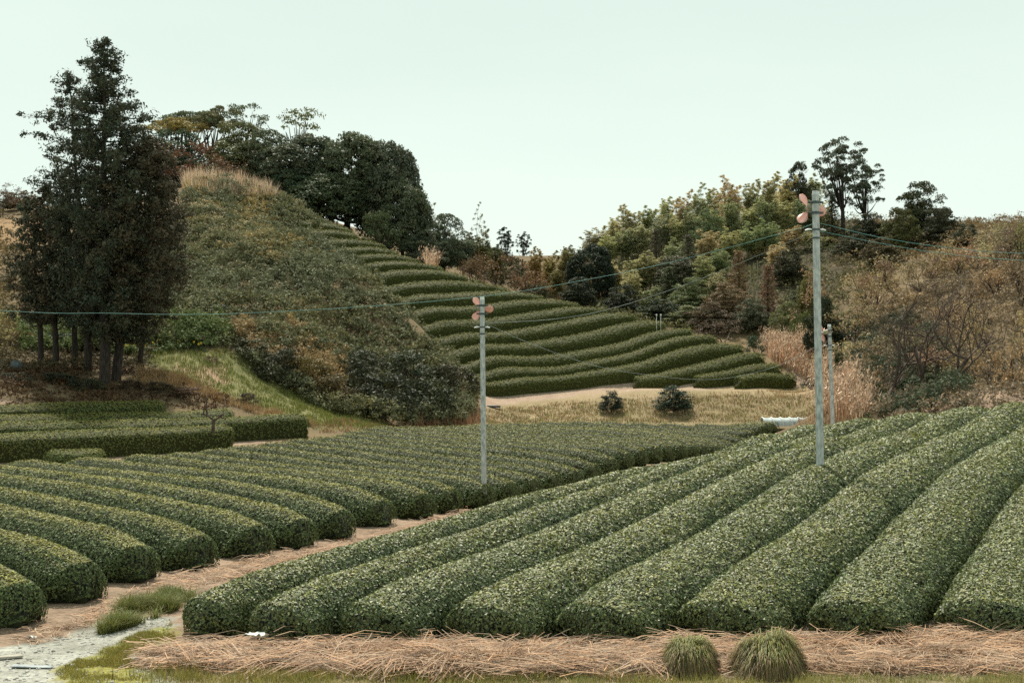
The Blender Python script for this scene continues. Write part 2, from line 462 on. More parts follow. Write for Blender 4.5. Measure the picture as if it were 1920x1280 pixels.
# ------------------------------------------------------------------ tea hedges
ORD = ["first", "second", "third", "fourth", "fifth", "sixth", "seventh", "eighth", "ninth", "tenth", "eleventh", "twelfth", "thirteenth", "fourteenth",
       "fifteenth", "sixteenth", "seventeenth", "eighteenth", "nineteenth", "twentieth", "twenty-first", "twenty-second", "twenty-third", "twenty-fourth",
       "twenty-fifth", "twenty-sixth", "twenty-seventh", "twenty-eighth", "twenty-ninth", "thirtieth", "thirty-first", "thirty-second", "thirty-third",
       "thirty-fourth", "thirty-fifth"]

def resample(pts, step):
    pts = np.asarray(pts, float)
    # Catmull-Rom through the points, then even spacing
    p = np.concatenate([2 * pts[:1] - pts[1:2], pts, 2 * pts[-1:] - pts[-2:-1]])
    out = []
    for i in range(1, len(p) - 2):
        t = np.linspace(0, 1, 12, endpoint=False)[:, None]
        out.append(.5 * (2 * p[i] + (p[i + 1] - p[i - 1]) * t + (2 * p[i - 1] - 5 * p[i] + 4 * p[i + 1] - p[i + 2]) * t ** 2 + (3 * p[i] - p[i - 1] - 3 * p[i + 1] + p[i + 2]) * t ** 3))
    q = np.concatenate(out + [pts[-1:]])
    d = np.concatenate([[0], np.cumsum(np.linalg.norm(np.diff(q, axis=0), axis=1))])
    n = max(6, int(d[-1] / step))
    s = np.linspace(0, d[-1], n)
    return np.stack([np.interp(s, d, q[:, j]) for j in range(q.shape[1])], 1), s

def hedge(pts, width, height, label, group, color, flank=.35, nose=(.6, .6), dens=1.0, seed=0, step=.35, zoff=0, slope=0., matte=False, arc=.88, wob=.07, core=.38, fine=False, solid=False):
    """pts: plan polyline (x, y). A clipped tea row: twiggy mass and a coat of leaves."""
    r = np.random.RandomState(1000 + seed)
    c, s = resample(pts, step)
    Lh = s[-1]; n = len(c)
    t = unit(np.gradient(c, axis=0)); nrm = np.stack([t[:, 1], -t[:, 0]], 1)
    zl = ground(c[:, 0] - nrm[:, 0] * width * .4, c[:, 1] - nrm[:, 1] * width * .4)
    zr = ground(c[:, 0] + nrm[:, 0] * width * .4, c[:, 1] + nrm[:, 1] * width * .4)
    zc = ground(c[:, 0], c[:, 1]) + zoff
    K = 13
    a = np.linspace(0, np.pi, K)
    px = np.sign(np.cos(a)) * np.abs(np.cos(a)) ** .9
    pz = np.sin(a) ** arc
    pz = flank * np.clip(np.sin(a) * 3.2, 0, 1) + (1 - flank) * pz
    def surf(sv, av):
        """surface point for distance sv, angle av"""
        f = sv / Lh * (n - 1); i0 = np.clip(f.astype(int), 0, n - 2); fr = (f - i0)[:, None]
        cc = c[i0] * (1 - fr) + c[i0 + 1] * fr; nn = unit(nrm[i0] * (1 - fr) + nrm[i0 + 1] * fr)
        zz = zc[i0] * (1 - fr[:, 0]) + zc[i0 + 1] * fr[:, 0]
        dz = (zr - zl)[i0]
        e0 = np.clip(sv / nose[0], 0, 1); e1 = np.clip((Lh - sv) / nose[1], 0, 1)
        k = np.clip(1 - (1 - e0) ** 3, 0, 1) ** (1 / 3) * np.clip(1 - (1 - e1) ** 3, 0, 1) ** (1 / 3)
        kw = .35 + .65 * k; kh = .2 + .8 * np.clip(k * 1.08, 0, 1)
        if slope:
            f0 = np.clip(sv / slope, 0, 1); f1 = np.clip((Lh - sv) / slope, 0, 1)
            kh = kh * (.74 + .26 * (1 - (1 - f0) ** 2)) * (.74 + .26 * (1 - (1 - f1) ** 2))
            kw = kw * (.86 + .14 * f0) * (.86 + .14 * f1)
        wv = width * (1 + wob * (vnoise(sv * .45 + seed * 7.3, 2.5) - .5) * 2)
        hv = height * (1 + wob * (vnoise(sv * .38 + seed * 3.1, 8.5) - .5) * 2)
        X = np.interp(av, a, px) * wv / 2 * kw; Z = np.interp(av, a, pz) * hv * kh
        bump = .045 * (fbm(sv * 2.2 + seed * 5, av * 2.5 + seed, 2) - .5) * 2
        X = X * (1 + bump); Z = Z * (1 + bump * .7)
        tt = t[i0]
        und = .32 * (1 - np.clip(np.sin(av), 0, 1)) ** .8
        cc = cc + tt * (und * np.clip(1 - sv / .9, 0, 1) - und * np.clip(1 - (Lh - sv) / .9, 0, 1))[:, None]
        p3 = np.concatenate([cc + nn * X[:, None], (zz + Z + dz * .5 * X / (width * .4) * (1 - .35 * Z / height))[:, None]], 1)
        return p3
    # core
    SV, AV = np.meshgrid(s, a, indexing='ij')
    V = surf(SV.ravel(), AV.ravel())
    axis = np.repeat(np.concatenate([c, zc[:, None]], 1), K, 0)
    Vc = axis + (V - axis) * np.array([.94, .94, .955]); Vc[:, 2] -= .01
    id_ = np.arange(n * K).reshape(n, K)
    Fq = np.stack([id_[:-1, :-1], id_[1:, :-1], id_[1:, 1:], id_[:-1, 1:]], -1).reshape(-1, 4)
    capA = np.concatenate([Vc[:K], axis[:1]]); capB = np.concatenate([Vc[-K:], axis[-1:]])
    Ft = np.array([[q, q + 1, K] for q in range(K - 1)])
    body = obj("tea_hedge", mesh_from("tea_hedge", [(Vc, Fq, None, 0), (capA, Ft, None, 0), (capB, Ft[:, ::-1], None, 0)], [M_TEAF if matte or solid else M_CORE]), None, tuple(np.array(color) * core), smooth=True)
    tag(body, label, "tea hedge", group)
    # leaves, fewer and larger with distance
    per = width * .5 + 2 * height
    ym = c[:, 1]
    d_loc = dens * np.where(ym < 45, 1800 * (24 / np.maximum(ym, 21)) ** 1.7, 1250 * (24 / ym) ** 1.5)
    cnt = r.poisson(d_loc * per * (Lh / (n - 1)))
    sv = np.repeat(s, cnt) + (r.rand(cnt.sum()) - .5) * Lh / (n - 1)
    # extra on both noses
    nn_ = int(d_loc[0] * width * height * 1.1); nm_ = int(d_loc[-1] * width * height * 1.1)
    sv = np.concatenate([sv, nose[0] * r.rand(nn_) ** 2 * .6, Lh - nose[1] * r.rand(nm_) ** 2 * .6])
    sv = np.clip(sv, 0, Lh)
    # even spread over the outline
    pr = np.stack([px * width / 2, pz * height], 1)
    dl = np.concatenate([[0], np.cumsum(np.linalg.norm(np.diff(pr, axis=0), axis=1))])
    av = np.interp(r.rand(len(sv)) * dl[-1], dl, a)
    keep = r.rand(len(sv)) < np.clip((.05 if fine else .22) + 1.4 * np.sin(av), 0, 1) * np.where((sv < .16) | (sv > Lh - .16), .4, 1)   # lower sides and ends thinned in leaf so the dark core deepens their shade
    sv, av = sv[keep], av[keep]
    p0 = surf(sv, av); e_ = 1e-2
    ds = surf(np.clip(sv + e_, 0, Lh), av) - surf(np.clip(sv - e_, 0, Lh), av)
    da = surf(sv, np.clip(av + e_, 0, np.pi)) - surf(sv, np.clip(av - e_, 0, np.pi))
    nv = np.cross(da, ds); nv = unit(nv); nv[nv[:, 2] < -.3] *= -1
    out = p0 - np.stack([np.interp(sv, s, c[:, 0]), np.interp(sv, s, c[:, 1]), np.interp(sv, s, zc) + .2], 1)
    sgn = np.sign((nv * out).sum(1, keepdims=True)); nv = nv * np.where(sgn == 0, 1, sgn)
    Yv = np.maximum(p0[:, 1], 20)
    Ls = .047 * (Yv / 24) ** (.5 if matte else (.3 if fine else .66)); Ws = Ls * .6
    p0 = p0 + nv * (r.rand(len(p0), 1) * .05 - .02) * (Yv[:, None] / 24) ** .5
    parts = []
    nearm = Yv < 42
    patch = fbm(p0[:, 0] * .7 + seed, p0[:, 1] * .7, 2)
    for msk, tri in ((nearm, True), (~nearm, True)):
        if msk.sum() == 0: continue
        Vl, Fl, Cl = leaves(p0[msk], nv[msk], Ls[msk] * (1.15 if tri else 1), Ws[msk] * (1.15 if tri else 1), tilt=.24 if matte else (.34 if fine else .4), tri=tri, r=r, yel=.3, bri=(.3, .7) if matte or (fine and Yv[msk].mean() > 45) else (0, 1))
        k = 3 if tri else 4
        Cl[:, 1] = np.clip(Cl[:, 1] * np.repeat(.2 + 1.3 * patch[msk] + (1.6 if matte else 1.1) * np.clip((nv[msk, 2] - .72) * 4, 0, 1), k), 0, 1)  # upward faces turn more olive, which paints the crests as lit
        if fine: Cl[:, 1] = np.repeat(np.clip(np.clip((nv[msk, 2] - .80) * 6, 0, 1) * (.45 + .8 * r.rand(msk.sum())), 0, 1), k)   # olive new growth on the plucked top, strengthened to paint in lit crest lines
        if not matte: Cl[:, 0] = Cl[:, 0] ** 1.5
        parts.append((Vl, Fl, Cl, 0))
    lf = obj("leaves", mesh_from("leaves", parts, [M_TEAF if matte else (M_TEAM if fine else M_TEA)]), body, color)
    lf["kind"] = "stuff"
    return body

TEA = (.094, .134, .060)
TEA_L = (.098, .130, .048)
TEA_H = (.080, .106, .034)
# right field: front ends at the straw, rows run up and away to the right
fr = [(345, 22.5), (478, 22.0), (662, 21.95), (868, 21.95), (1090, 21.95), (1325, 22.15), (1578, 22.3), (1836, 22.25), (2095, 22.2)]
RX = [(u - 960) / F * y for u, y in fr]
dirR = np.array([math.sin(math.radians(27)), math.cos(math.radians(27))])
for i, (u, y0) in enumerate(fr):
    x0 = RX[i]
    pitch = (RX[min(i + 1, 8)] - RX[max(i - 1, 0)]) / (min(i + 1, 8) - max(i - 1, 0))
    T_end = (57 - y0) / dirR[1]
    st = np.array([x0 + .15, y0 + .12])
    # rows spread a little to an even pitch further up the slope
    off = (RX[2] + (i - 2) * 1.93) - x0
    pts = [st + dirR * t + np.array([off * min(1, t / 22.0), 0]) for t in np.linspace(0, T_end, 9)]
    lab = ["long tea hedge beside the mulch path, outermost of the sloping right field",
           "second hedge in from the mulch path, its dark end near the white scrap",
           "third hedge in from the mulch path, dark rounded end above the straw",
           "fourth hedge in from the mulch path, rounded end in the middle of the straw edge",
           "fifth hedge in from the mulch path, next but one before the smaller sedge tuft",
           "hedge whose dark end stands directly behind the smaller sedge tuft",
           "hedge whose dark end stands right behind and beside the larger sedge tuft",
           "hedge at the right edge of the picture with a wide dark gap along its left",
           "hedge only partly in view in the bottom right corner beyond the dark-gapped one"][i]
    hedge(pts, min(1.95, pitch * 1.0), .80, lab, "tea hedges of the right field", TEA, flank=.08, nose=(.36, .8), seed=i, dens=1.0, slope=2.6, arc=1.05)

# left field: rows end along the path and run back to the left
ends = [(-7.43, 22.9), (-7.04, 25.1), (-6.6, 27.3), (-5.78, 28.95), (-4.97, 31.05), (-4.2, 32.7), (-3.5, 34.6), (-2.7, 37.0), (-1.7, 39.1), (-1.0, 40.7), (-.05, 42.3)]
for j in range(1, 24): ends.append((-.05 + .76 * j, 42.3 + 1.86 * j))
ends = [(x - .1, y - .15) for x, y in ends]
d1 = np.array([-.676, .737])
BX = [(-60, 30), (-27, 43), (-17.5, 48.5), (-12.6, 53.2), (-10.8, 56.8), (-7.7, 63.5), (-6.6, 70.5), (-3.2, 76), (-1.8, 80), (10, 83.5), (19.5, 84.5), (40, 85)]
by = np.array([q[1] for q in BX]); bx = np.array([q[0] for q in BX])
nrow = 0
for k, (x0, y0) in enumerate(ends):
    tmax = 0
    for t in np.arange(.5, 60, .25):
        x, y = np.array([x0, y0]) + d1 * t
        yb = np.interp(x, bx, by)
        if y > yb or x < -.36 * y - 7: break
        tmax = t
    if tmax < 3: continue
    bend = -.3     # the rows sweep round slightly
    pts = []
    for f in np.linspace(0, 1, 7):
        q = np.array([x0, y0]) + d1 * (tmax * f) + d1 * .75 + np.array([d1[1], -d1[0]]) * bend * math.sin(f * math.pi) * min(1, tmax / 30)
        pts.append(q)
    nm = ORD[nrow]
    if k == 0: lab = "nearest tea hedge of the left field, cut off at the lower left corner"
    elif k < 11: lab = f"tea hedge with rounded end on the mulch path, {nm} back from the lower left corner"
    else: lab = f"tea hedge of the left field, {nm} row back from the lower left corner, end hidden"
    if k == 10: lab = "tea hedge of the left field from which the middle fan pole rises"
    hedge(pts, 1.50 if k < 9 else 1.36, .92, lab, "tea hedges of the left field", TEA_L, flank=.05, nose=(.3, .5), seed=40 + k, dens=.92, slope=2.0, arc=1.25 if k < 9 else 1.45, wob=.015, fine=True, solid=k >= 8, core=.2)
    nrow += 1

# tea block at the left below the cedars
def blk(a, b_, lab, w, h, seed, n=5):
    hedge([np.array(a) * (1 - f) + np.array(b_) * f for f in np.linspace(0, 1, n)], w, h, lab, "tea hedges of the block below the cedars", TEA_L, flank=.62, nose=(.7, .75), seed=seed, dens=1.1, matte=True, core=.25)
blk((-30.0, 47.3), (-12.5, 63.6), "boxy tea hedge with dark front directly behind the pruned bare tree", 1.55, 1.0, 80)
blk((-29.2, 50.7), (-9.9, 68.8), "boxy tea hedge reaching farthest right of the block below the cedars", 1.5, 1.0, 81)
blk((-31, 51.7), (-13.3, 68.1), "tea hedge third from the front in the block below the cedars", 1.4, .88, 82)
blk((-32, 53.2), (-16.5, 67.7), "tea hedge at the back of the block, against the brushy bank", 1.4, .88, 83)
x_, y_, _ = P(66, 860, 54.0); x2_, y2_, _ = P(212, 860, 55.0)
hedge([(x_ + .3, y_), ((x_ + x2_) / 2, (y_ + y2_) / 2), (x2_ - .2, y2_)], 1.5, .8, "short oval tea bush at the left in front of the boxy hedge", None, TEA_L, flank=.4, nose=(.9, .9), seed=84, dens=1.1, matte=True)

# hillside terraces
for k, pts in HILL.items():
    q = [P(u, v, rowY(k, u))[:2] for u, v in pts]
    if k >= 0:
        q0 = np.array(q[0]); q1 = np.array(q[1]); q = [tuple(q0 + (q0 - q1) / np.linalg.norm(q1 - q0) * 1.2)] + q
    if k == -3: lab = "lowest and shortest hillside tea hedge, beside the pampas grass"
    elif k == -2: lab = "short hillside tea hedge crossed by the thin grey cable"
    elif k == -1: lab = "hillside tea hedge whose left end starts midway along the straw strip"
    elif k == 0: lab = "long hillside tea hedge bordering the straw strip behind the middle fan pole"
    else: lab = f"hillside tea hedge, {ORD[k]} up the slope from the straw strip"
    if k == 16: lab = "topmost hillside tea hedge, along the crest under the dark trees"
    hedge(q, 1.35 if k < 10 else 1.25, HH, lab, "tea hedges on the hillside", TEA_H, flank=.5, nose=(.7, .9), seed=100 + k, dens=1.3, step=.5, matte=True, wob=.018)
for (u0, u1, v, Y, lab, sd) in [(676, 712, 440, 121.5, "small separate tea bush under the pale hilltop tree", 130), (880, 905, 516, 113.2, "small tea bush just past the end of a hillside hedge", 131)]:
    a = P(u0, v, Y); b2 = P(u1, v, Y)
    hedge([a[:2], ((a[0] + b2[0]) / 2, Y), b2[:2]], 1.2, .75, lab, None, TEA_H, flank=.4, nose=(.6, .6), seed=sd, dens=1.3, matte=True)
T_HEDGE = TRIS

# ------------------------------------------------------------------ plants: prototypes (meshes shared by the copies)
def rot_rand(n, r): return unit(r.randn(n, 3))

def clumps(centers, rad, n_each, L, W, r, flat=.7, up=.5, tri=True, yel=.25, shell=.6, hang=None):
    """leaf clumps: small domes of leaves about each centre"""
    centers = np.asarray(centers, float); m_ = len(centers)
    rad = np.broadcast_to(rad, (m_,))
    d = rot_rand(m_ * n_each, r)
    d[:, 2] = np.where(r.rand(len(d)) < up, np.abs(d[:, 2]), d[:, 2])
    rr = shell + (1 - shell) * r.rand(len(d), 1)
    R = np.repeat(rad, n_each)[:, None]
    Pn = np.repeat(centers, n_each, 0) + d * rr * R * np.array([1, 1, flat])
    T = None
    if hang is not None: T = r.randn(len(d), 3) * .6 + np.array(hang)
    V, Fc, C = leaves(Pn, d + np.array([0, 0, .25]), L, W, tilt=.7, tri=tri, r=r, T=T, yel=yel)
    k = 3 if tri else 4
    cb = r.rand(m_) * .5 + .25                        # clumps differ a little in tone, like separate shoots
    cb = np.repeat(np.repeat(cb, n_each), k)
    C[:, 0] = C[:, 0] * .5 + cb * .6
    C[:, 1] = np.clip(C[:, 1] * (.4 + 1.3 * np.repeat(np.repeat(r.rand(m_), n_each), k)), 0, 1)
    return V, Fc, C

PROTO = {}
def broadleaf(seed, h=10., w=9., base=.03, dense=1.0, nclump=95, leaf=.30, umbrella=False, low=True, fl=.8):
    r = np.random.RandomState(seed)
    zc = h * (base + (1 - base) * .45)
    lobes = []
    nl = 7 if not umbrella else 5; h0 = h
    for i in range(nl):
        an = i / nl * 2 * np.pi + r.rand(); q = .22 * w * (.6 + .6 * r.rand())
        zz = zc + (r.rand() - .6) * h * .4
        lobes.append((np.array([q * np.cos(an), q * np.sin(an), zz]), w * (.26 + .08 * r.rand()), h * (.20 + .08 * r.rand())))
    lobes.append((np.array([0, 0, h * .74]), w * .27, h * .24))
    for i in range(4 if low else 0): lobes.append((np.array([.2 * w * math.cos(i * 1.57 + .5), .2 * w * math.sin(i * 1.57 + .5), h * .2]), w * .3, h * .2))
    if umbrella:
        lobes = [(c_ * np.array([1.25, 1.25, 1]) + np.array([0, 0, h * .86 - c_[2] + r.randn() * h * .05]), lw * .85, h * .075) for c_, lw, lh in lobes[:nl + 1]]
    cs = []; 
    while len(cs) < nclump:
        c_, lw, lh = lobes[r.randint(len(lobes))]
        d = unit(r.randn(3)); 
        if d[2] < -.55 or (umbrella and d[2] < -.1): continue
        p = c_ + d * np.array([lw, lw, lh]) * (.86 + .18 * r.rand())
        if p[2] < h * .04: continue
        cs.append(p)
    cs = np.array(cs)
    cs[:, 2] *= h / (cs[:, 2].max() + .3)
    V, Fc, C = clumps(cs, w * .095 * (.7 + .6 * r.rand(nclump)), int(130 * dense), leaf, leaf * .66, r, flat=fl if not umbrella else .4, up=.8)
    limbs = []
    tz = h * (.30 if not umbrella else .45)
    trunk = [np.array([0, 0, -.3]), np.array([.05 * w * r.randn() * .3, 0, tz * .5]), np.array([0, .0, tz]), np.array([0, 0, h * .66])]
    tl = [(resample(trunk, .6)[0], None)]
    pts = tl[0][0]; limbs.append((pts, np.linspace(h * .034, h * .008, len(pts))))
    for i in range(14):
        p1 = cs[r.randint(len(cs))] * np.array([.9, .9, .95]); z0 = tz * (.75 + .5 * r.rand())
        p0 = np.array([0, 0, z0]); pm = (p0 + p1) / 2 + np.array([0, 0, -.06 * h]) + r.randn(3) * .2
        q = resample([p0, pm, p1], .6)[0]
        limbs.append((q, np.linspace(h * .014, h * .003, len(q))))
    parts = {"trunk": mesh_from("trunk", tubes(limbs[:1], 7), [M_BARK]), "limbs": mesh_from("limbs", tubes(limbs[1:], 4), [M_BARK]),
             "crown": mesh_from("crown", [(V, Fc, C, 0)], [M_LEAF])}
    return parts, h, w

def conifer(seed, h, prof, base=.16, nb=110, tuft=9, per=20, leaf=.19, droop=.15, sparse=0., lean=0., az_bias=None, tr=None, far=False):
    """prof(t): crown radius at height fraction t"""
    r = np.random.RandomState(seed)
    tr = tr or h * .017
    zt = np.linspace(-.4, h * .985, 14)
    tp = np.stack([lean * np.clip(zt / h, 0, 1) ** 1.3 + .04 * np.sin(zt), .03 * np.cos(zt * .7), zt], 1)
    branches = []; cs = []; rad = []
    for i in range(nb):
        t = base + (1 - base) * ((i + r.rand()) / nb) ** .92
        z = t * h; R = prof(t) * (.62 + .5 * r.rand())
        an = i * 2.399 + r.randn() * .3
        if az_bias is not None and r.rand() < .35: an = az_bias + r.randn() * .6
        if r.rand() < sparse: continue
        x0 = lean * t ** 1.3
        f = np.linspace(0, 1, 5)
        out = f * R
        zz = z + R * (.22 * f - (droop + .25) * f ** 2 + .28 * f ** 3)
        q = np.stack([x0 + np.cos(an) * out, np.sin(an) * out, zz], 1)
        branches.append((q, np.linspace(max(.02, tr * .3 * (1 - t * .6)), .008, 5)))
        nt_ = max(2, int(tuft * min(1, R / 2.2) + .5))
        ft = .28 + .75 * (np.arange(nt_) + r.rand(nt_)) / nt_
        c_ = np.stack([np.interp(ft, f, q[:, j]) for j in range(3)], 1) + r.randn(nt_, 3) * .13 * np.array([1, 1, .8])
        cs.append(c_); rad.append((.22 + .42 * r.rand(nt_) ** 1.5) * (.75 + .25 * min(1.5, R)))
    # leader
    c_ = np.stack([lean * np.ones(6) + r.randn(6) * .1, r.randn(6) * .1, h * (.93 + .07 * np.linspace(0, 1, 6))], 1); cs.append(c_); rad.append(np.full(6, .22))
    cs = np.concatenate(cs); rad = np.concatenate(rad)
    V, Fc, C = clumps(cs, rad, per, leaf, leaf * .42, r, flat=.8, up=.4, shell=.25, yel=.35)
    parts = {"trunk": mesh_from("trunk", tubes([(tp, np.linspace(tr * 1.15, tr * .12, 14))], 8), [M_BARK]),
             "branches": mesh_from("branches", tubes(branches, 3), [M_BARK]),
             "crown": mesh_from("crown", [(V, Fc, C, 0)], [M_NEEDLE])}
    return parts, h, 2 * max(prof(q) for q in np.linspace(0, 1, 20))

def bamboo(seed, h=9., w=3.6, nc=11, per=1.0, sparse=False):
    r = np.random.RandomState(seed)
    culms = []; cs = []; rad = []
    for i in range(nc):
        an = r.rand() * 6.28; q = w * .2 * math.sqrt(r.rand()); hh = h * (.55 + .42 * r.rand()) if i else h
        b0 = np.array([q * np.cos(an), q * np.sin(an), -.2]); la = r.rand() * 6.28; le = w * (.14 + .3 * r.rand())
        f = np.linspace(0, 1, 8)
        zz = hh * (f - .05 * f ** 5); bend = le * f ** 3.2
        P_ = b0 + np.stack([bend * np.cos(la), bend * np.sin(la), zz], 1)
        culms.append((P_, np.linspace(.045, .008, 8)))
        nt_ = int((26 if not sparse else 13) * per)
        ft = .34 + .66 * ((np.arange(nt_) + r.rand(nt_)) / nt_) ** .9
        c_ = np.stack([np.interp(ft, f, P_[:, j]) for j in range(3)], 1)
        spread = w * .2 * (np.sin(np.clip((1.06 - ft) / .72, 0, 1) * np.pi * .62) * 1.1)[:, None] + .06
        c_[:, :2] += unit(r.randn(nt_, 2)) * spread * (.4 + .8 * r.rand(nt_, 1))
        cs.append(c_); rad.append((.16 + .34 * np.clip((1.05 - ft) * 2.2, 0, 1) * (.6 + .6 * r.rand(nt_))) * (.8 if sparse else 1))
    cs = np.concatenate(cs); rad = np.concatenate(rad)
    V, Fc, C = clumps(cs, rad, 62 if not sparse else 22, .20, .06, r, flat=.8, up=.5, shell=.2, yel=.35, hang=(0, 0, -1.1))
    parts = {"culms": mesh_from("culms", tubes(culms, 4), [M_PALE]), "foliage": mesh_from("foliage", [(V, Fc, C, 0)], [M_BAMBOO])}
    return parts, h * .99, w

def pine(seed, h=10., w=5.):
    r = np.random.RandomState(seed)
    zt = np.linspace(-.3, h * .95, 10)
    tp = np.stack([.15 * np.sin(zt * .5), .1 * np.cos(zt * .4), zt], 1)
    br = []; cs = []
    for i in range(26):
        t = .5 + .5 * (i / 26) ** .9; z = t * h; an = i * 2.4 + r.randn() * .4
        R = w * .5 * (1.05 - .75 * ((t - .5) / .5) ** 1.6) * (.6 + .6 * r.rand())
        f = np.linspace(0, 1, 4)
        q = np.stack([np.cos(an) * R * f, np.sin(an) * R * f, z + R * (.25 * f + .1 * f * f)], 1)
        br.append((q, np.linspace(.06, .015, 4)))
        for _ in range(5):
            ff = .5 + .5 * r.rand(); c_ = np.array([np.interp(ff, f, q[:, j]) for j in range(3)]) + r.randn(3) * np.array([.35, .35, .12])
            cs.append(c_)
    cs = np.array(cs); cs[:, 2] = np.minimum(cs[:, 2], h - .2)
    V, Fc, C = clumps(cs, .55 + .3 * r.rand(len(cs)), 110, .2, .07, r, flat=.5, up=.6, shell=.2, yel=.2)
    return {"trunk": mesh_from("trunk", tubes([(tp, np.linspace(.2, .05, 10))], 7), [M_BARK]), "branches": mesh_from("branches", tubes(br, 4), [M_BARK]),
            "crown": mesh_from("crown", [(V, Fc, C, 0)], [M_NEEDLE])}, h, w

def twigs(r, p, d, ln, rd, depth, out, spread=.55, up=.12, tips=None):
    n = 4
    pts = [p]
    for i in range(n):
        d = unit(d + r.randn(3) * .16 + np.array([0, 0, up * .4])); pts.append(pts[-1] + d * ln / n)
    out.append((np.array(pts), np.linspace(rd, rd * .55, n + 1)))
    if depth == 0:
        if tips is not None: tips.extend(pts[2:])
        return
    for k in range(r.randint(2, 4) + (1 if depth > 2 else 0)):
        i = r.randint(2, n + 1)
        twigs(r, pts[i], unit(d + r.randn(3) * spread + np.array([0, 0, up])), ln * (.55 + .25 * r.rand()), rd * .52, depth - 1, out, spread, up, tips)

def bare_tree(seed, h=7., w=5., depth=4, leafy=0, lean=0.):
    r = np.random.RandomState(seed)
    out = []; tips = []
    for i in range(2):
        twigs(r, np.array([.0, 0, -.2]), unit(np.array([(.45 if i else -.4) + lean, .1, 1.])), h * .42, h * .02, depth, out, .62, .1, tips)
    allp = np.concatenate([o[0] for o in out]); sc_ = h / allp[:, 2].max()
    out = [(o[0] * sc_, o[1] * sc_) for o in out]
    parts = {"trunk": mesh_from("trunk", tubes(out[:1], 6), [M_TWIG]), "branches": mesh_from("branches", tubes(out[1:], 3), [M_TWIG])}
    if leafy:
        tp = np.array(tips) * sc_; tp = tp[r.randint(len(tp), size=leafy)] + r.randn(leafy, 3) * .15
        V, Fc, C = leaves(tp, r.randn(leafy, 3), .16, .08, tri=True, r=r, yel=.5)
        parts["leaves"] = mesh_from("leaves", [(V, Fc, C, 0)], [M_LEAF])
    return parts, h, w

def bush(seed, h=2., w=2.6, n=34, per=60, leaf=.13, twiggy=14, spiky=False):
    r = np.random.RandomState(seed)
    d = unit(r.randn(n, 3)); d[:, 2] = np.abs(d[:, 2]); 
    cs = d * np.array([w * .42, w * .42, h * .78]) * (.45 + .55 * r.rand(n, 1) ** .5) + np.array([0, 0, .12 * h])
    if spiky:
        cs[:, :2] *= np.clip(1.25 - cs[:, 2:3] / h, .12, 1)
    V, Fc, C = clumps(cs, w * .15 * (.7 + .6 * r.rand(n)), per, leaf, leaf * .55, r, flat=.75, up=.65, shell=.3)
    st = []
    for i in range(max(5, twiggy)):
        p1 = cs[r.randint(n)] * (1.12 + .25 * r.rand()); q = resample([np.array([r.randn() * .08, r.randn() * .08, -.1]), p1 * np.array([.4, .4, .55]), p1], .25)[0]
        st.append((q, np.linspace(.022, .006, len(q))))
    return {"stems": mesh_from("stems", tubes(st, 3), [M_TWIG]), "foliage": mesh_from("foliage", [(V, Fc, C, 0)], [M_LEAF])}, h, w

PROTO["broad"] = [broadleaf(s_, w=10, nclump=175, dense=1.0) for s_ in (11, 12, 13)]
def dome_tree(seed, h=9., w=10., ncl=300):
    r = np.random.RandomState(seed)
    d = unit(r.randn(ncl * 2, 3)); d[:, 2] = np.abs(d[:, 2]) ** .8 * np.where(r.rand(len(d)) < .22, -.25, 1); d = unit(d)[:ncl]
    ax_ = unit(r.randn(9, 3) + np.array([0, 0, .6])); bulge = np.max((d @ ax_.T), 1) ** 6
    rad_ = .70 + .30 * bulge
    cs = d * np.array([w * .44, w * .44, h * .60]) * rad_[:, None] + np.array([0, 0, h * .33])
    cs[:, 2] *= h / (cs[:, 2].max() + .5); cs[:, 2] = np.maximum(cs[:, 2], .3)
    V, Fc, C = clumps(cs, .62 + .45 * r.rand(len(cs)), 95, .26, .17, r, flat=.8, up=.8)
    limbs = []
    for i in range(12):
        p1 = cs[r.randint(len(cs))] * .9; q = resample([np.array([0, 0, h * .12]), p1 * np.array([.4, .4, .55]), p1], .6)[0]
        limbs.append((q, np.linspace(h * .016, h * .004, len(q))))
    return {"trunk": mesh_from("trunk", tubes([(np.array([[0, 0, -.3], [.1, 0, h * .2], [0, .1, h * .5]]), [h * .034, h * .03, h * .015])], 7), [M_BARK]),
            "limbs": mesh_from("limbs", tubes(limbs, 4), [M_BARK]), "crown": mesh_from("crown", [(V, Fc, C, 0)], [M_LEAF])}, h, w
PROTO["dome"] = [dome_tree(s_) for s_ in (15, 16, 17)]
PROTO["umbrella"] = [broadleaf(21, h=9, w=8, umbrella=True, nclump=60, dense=.8, leaf=.2), broadleaf(22, h=9, w=8, umbrella=True, nclump=60, dense=.8, leaf=.2)]
PROTO["sparse"] = [broadleaf(31, h=9, w=8, umbrella=True, nclump=34, dense=.28, leaf=.22), broadleaf(32, h=9, w=7, umbrella=True, nclump=30, dense=.22, leaf=.22)]
cone = lambda t: 1.9 * (1.06 - t) ** .75
PROTO["conifer"] = [conifer(s_, 9., cone, nb=80, tuft=6, per=16, leaf=.24, base=.1) for s_ in (41, 42)]
PROTO["pine"] = [broadleaf(s_, h=10, w=6.5, base=.42, nclump=80, dense=.75, leaf=.22, low=False, fl=.55) for s_ in (51, 52)]
PROTO["bamboo"] = [bamboo(s_) for s_ in (61, 62, 63, 64)]
PROTO["feathery"] = [bamboo(s_, h=9, w=3.6, nc=4, sparse=True) for s_ in (71, 72)]
PROTO["thicket"] = [bare_tree(s_, h=4., w=4., depth=4, leafy=1500) for s_ in (81, 82, 83)]
PROTO["bare"] = [bare_tree(s_, h=8., w=6., depth=5, lean=l_) for s_, l_ in ((91, -.5), (92, .1))]
PROTO["bush"] = [bush(s_) for s_ in (101, 102, 103)]
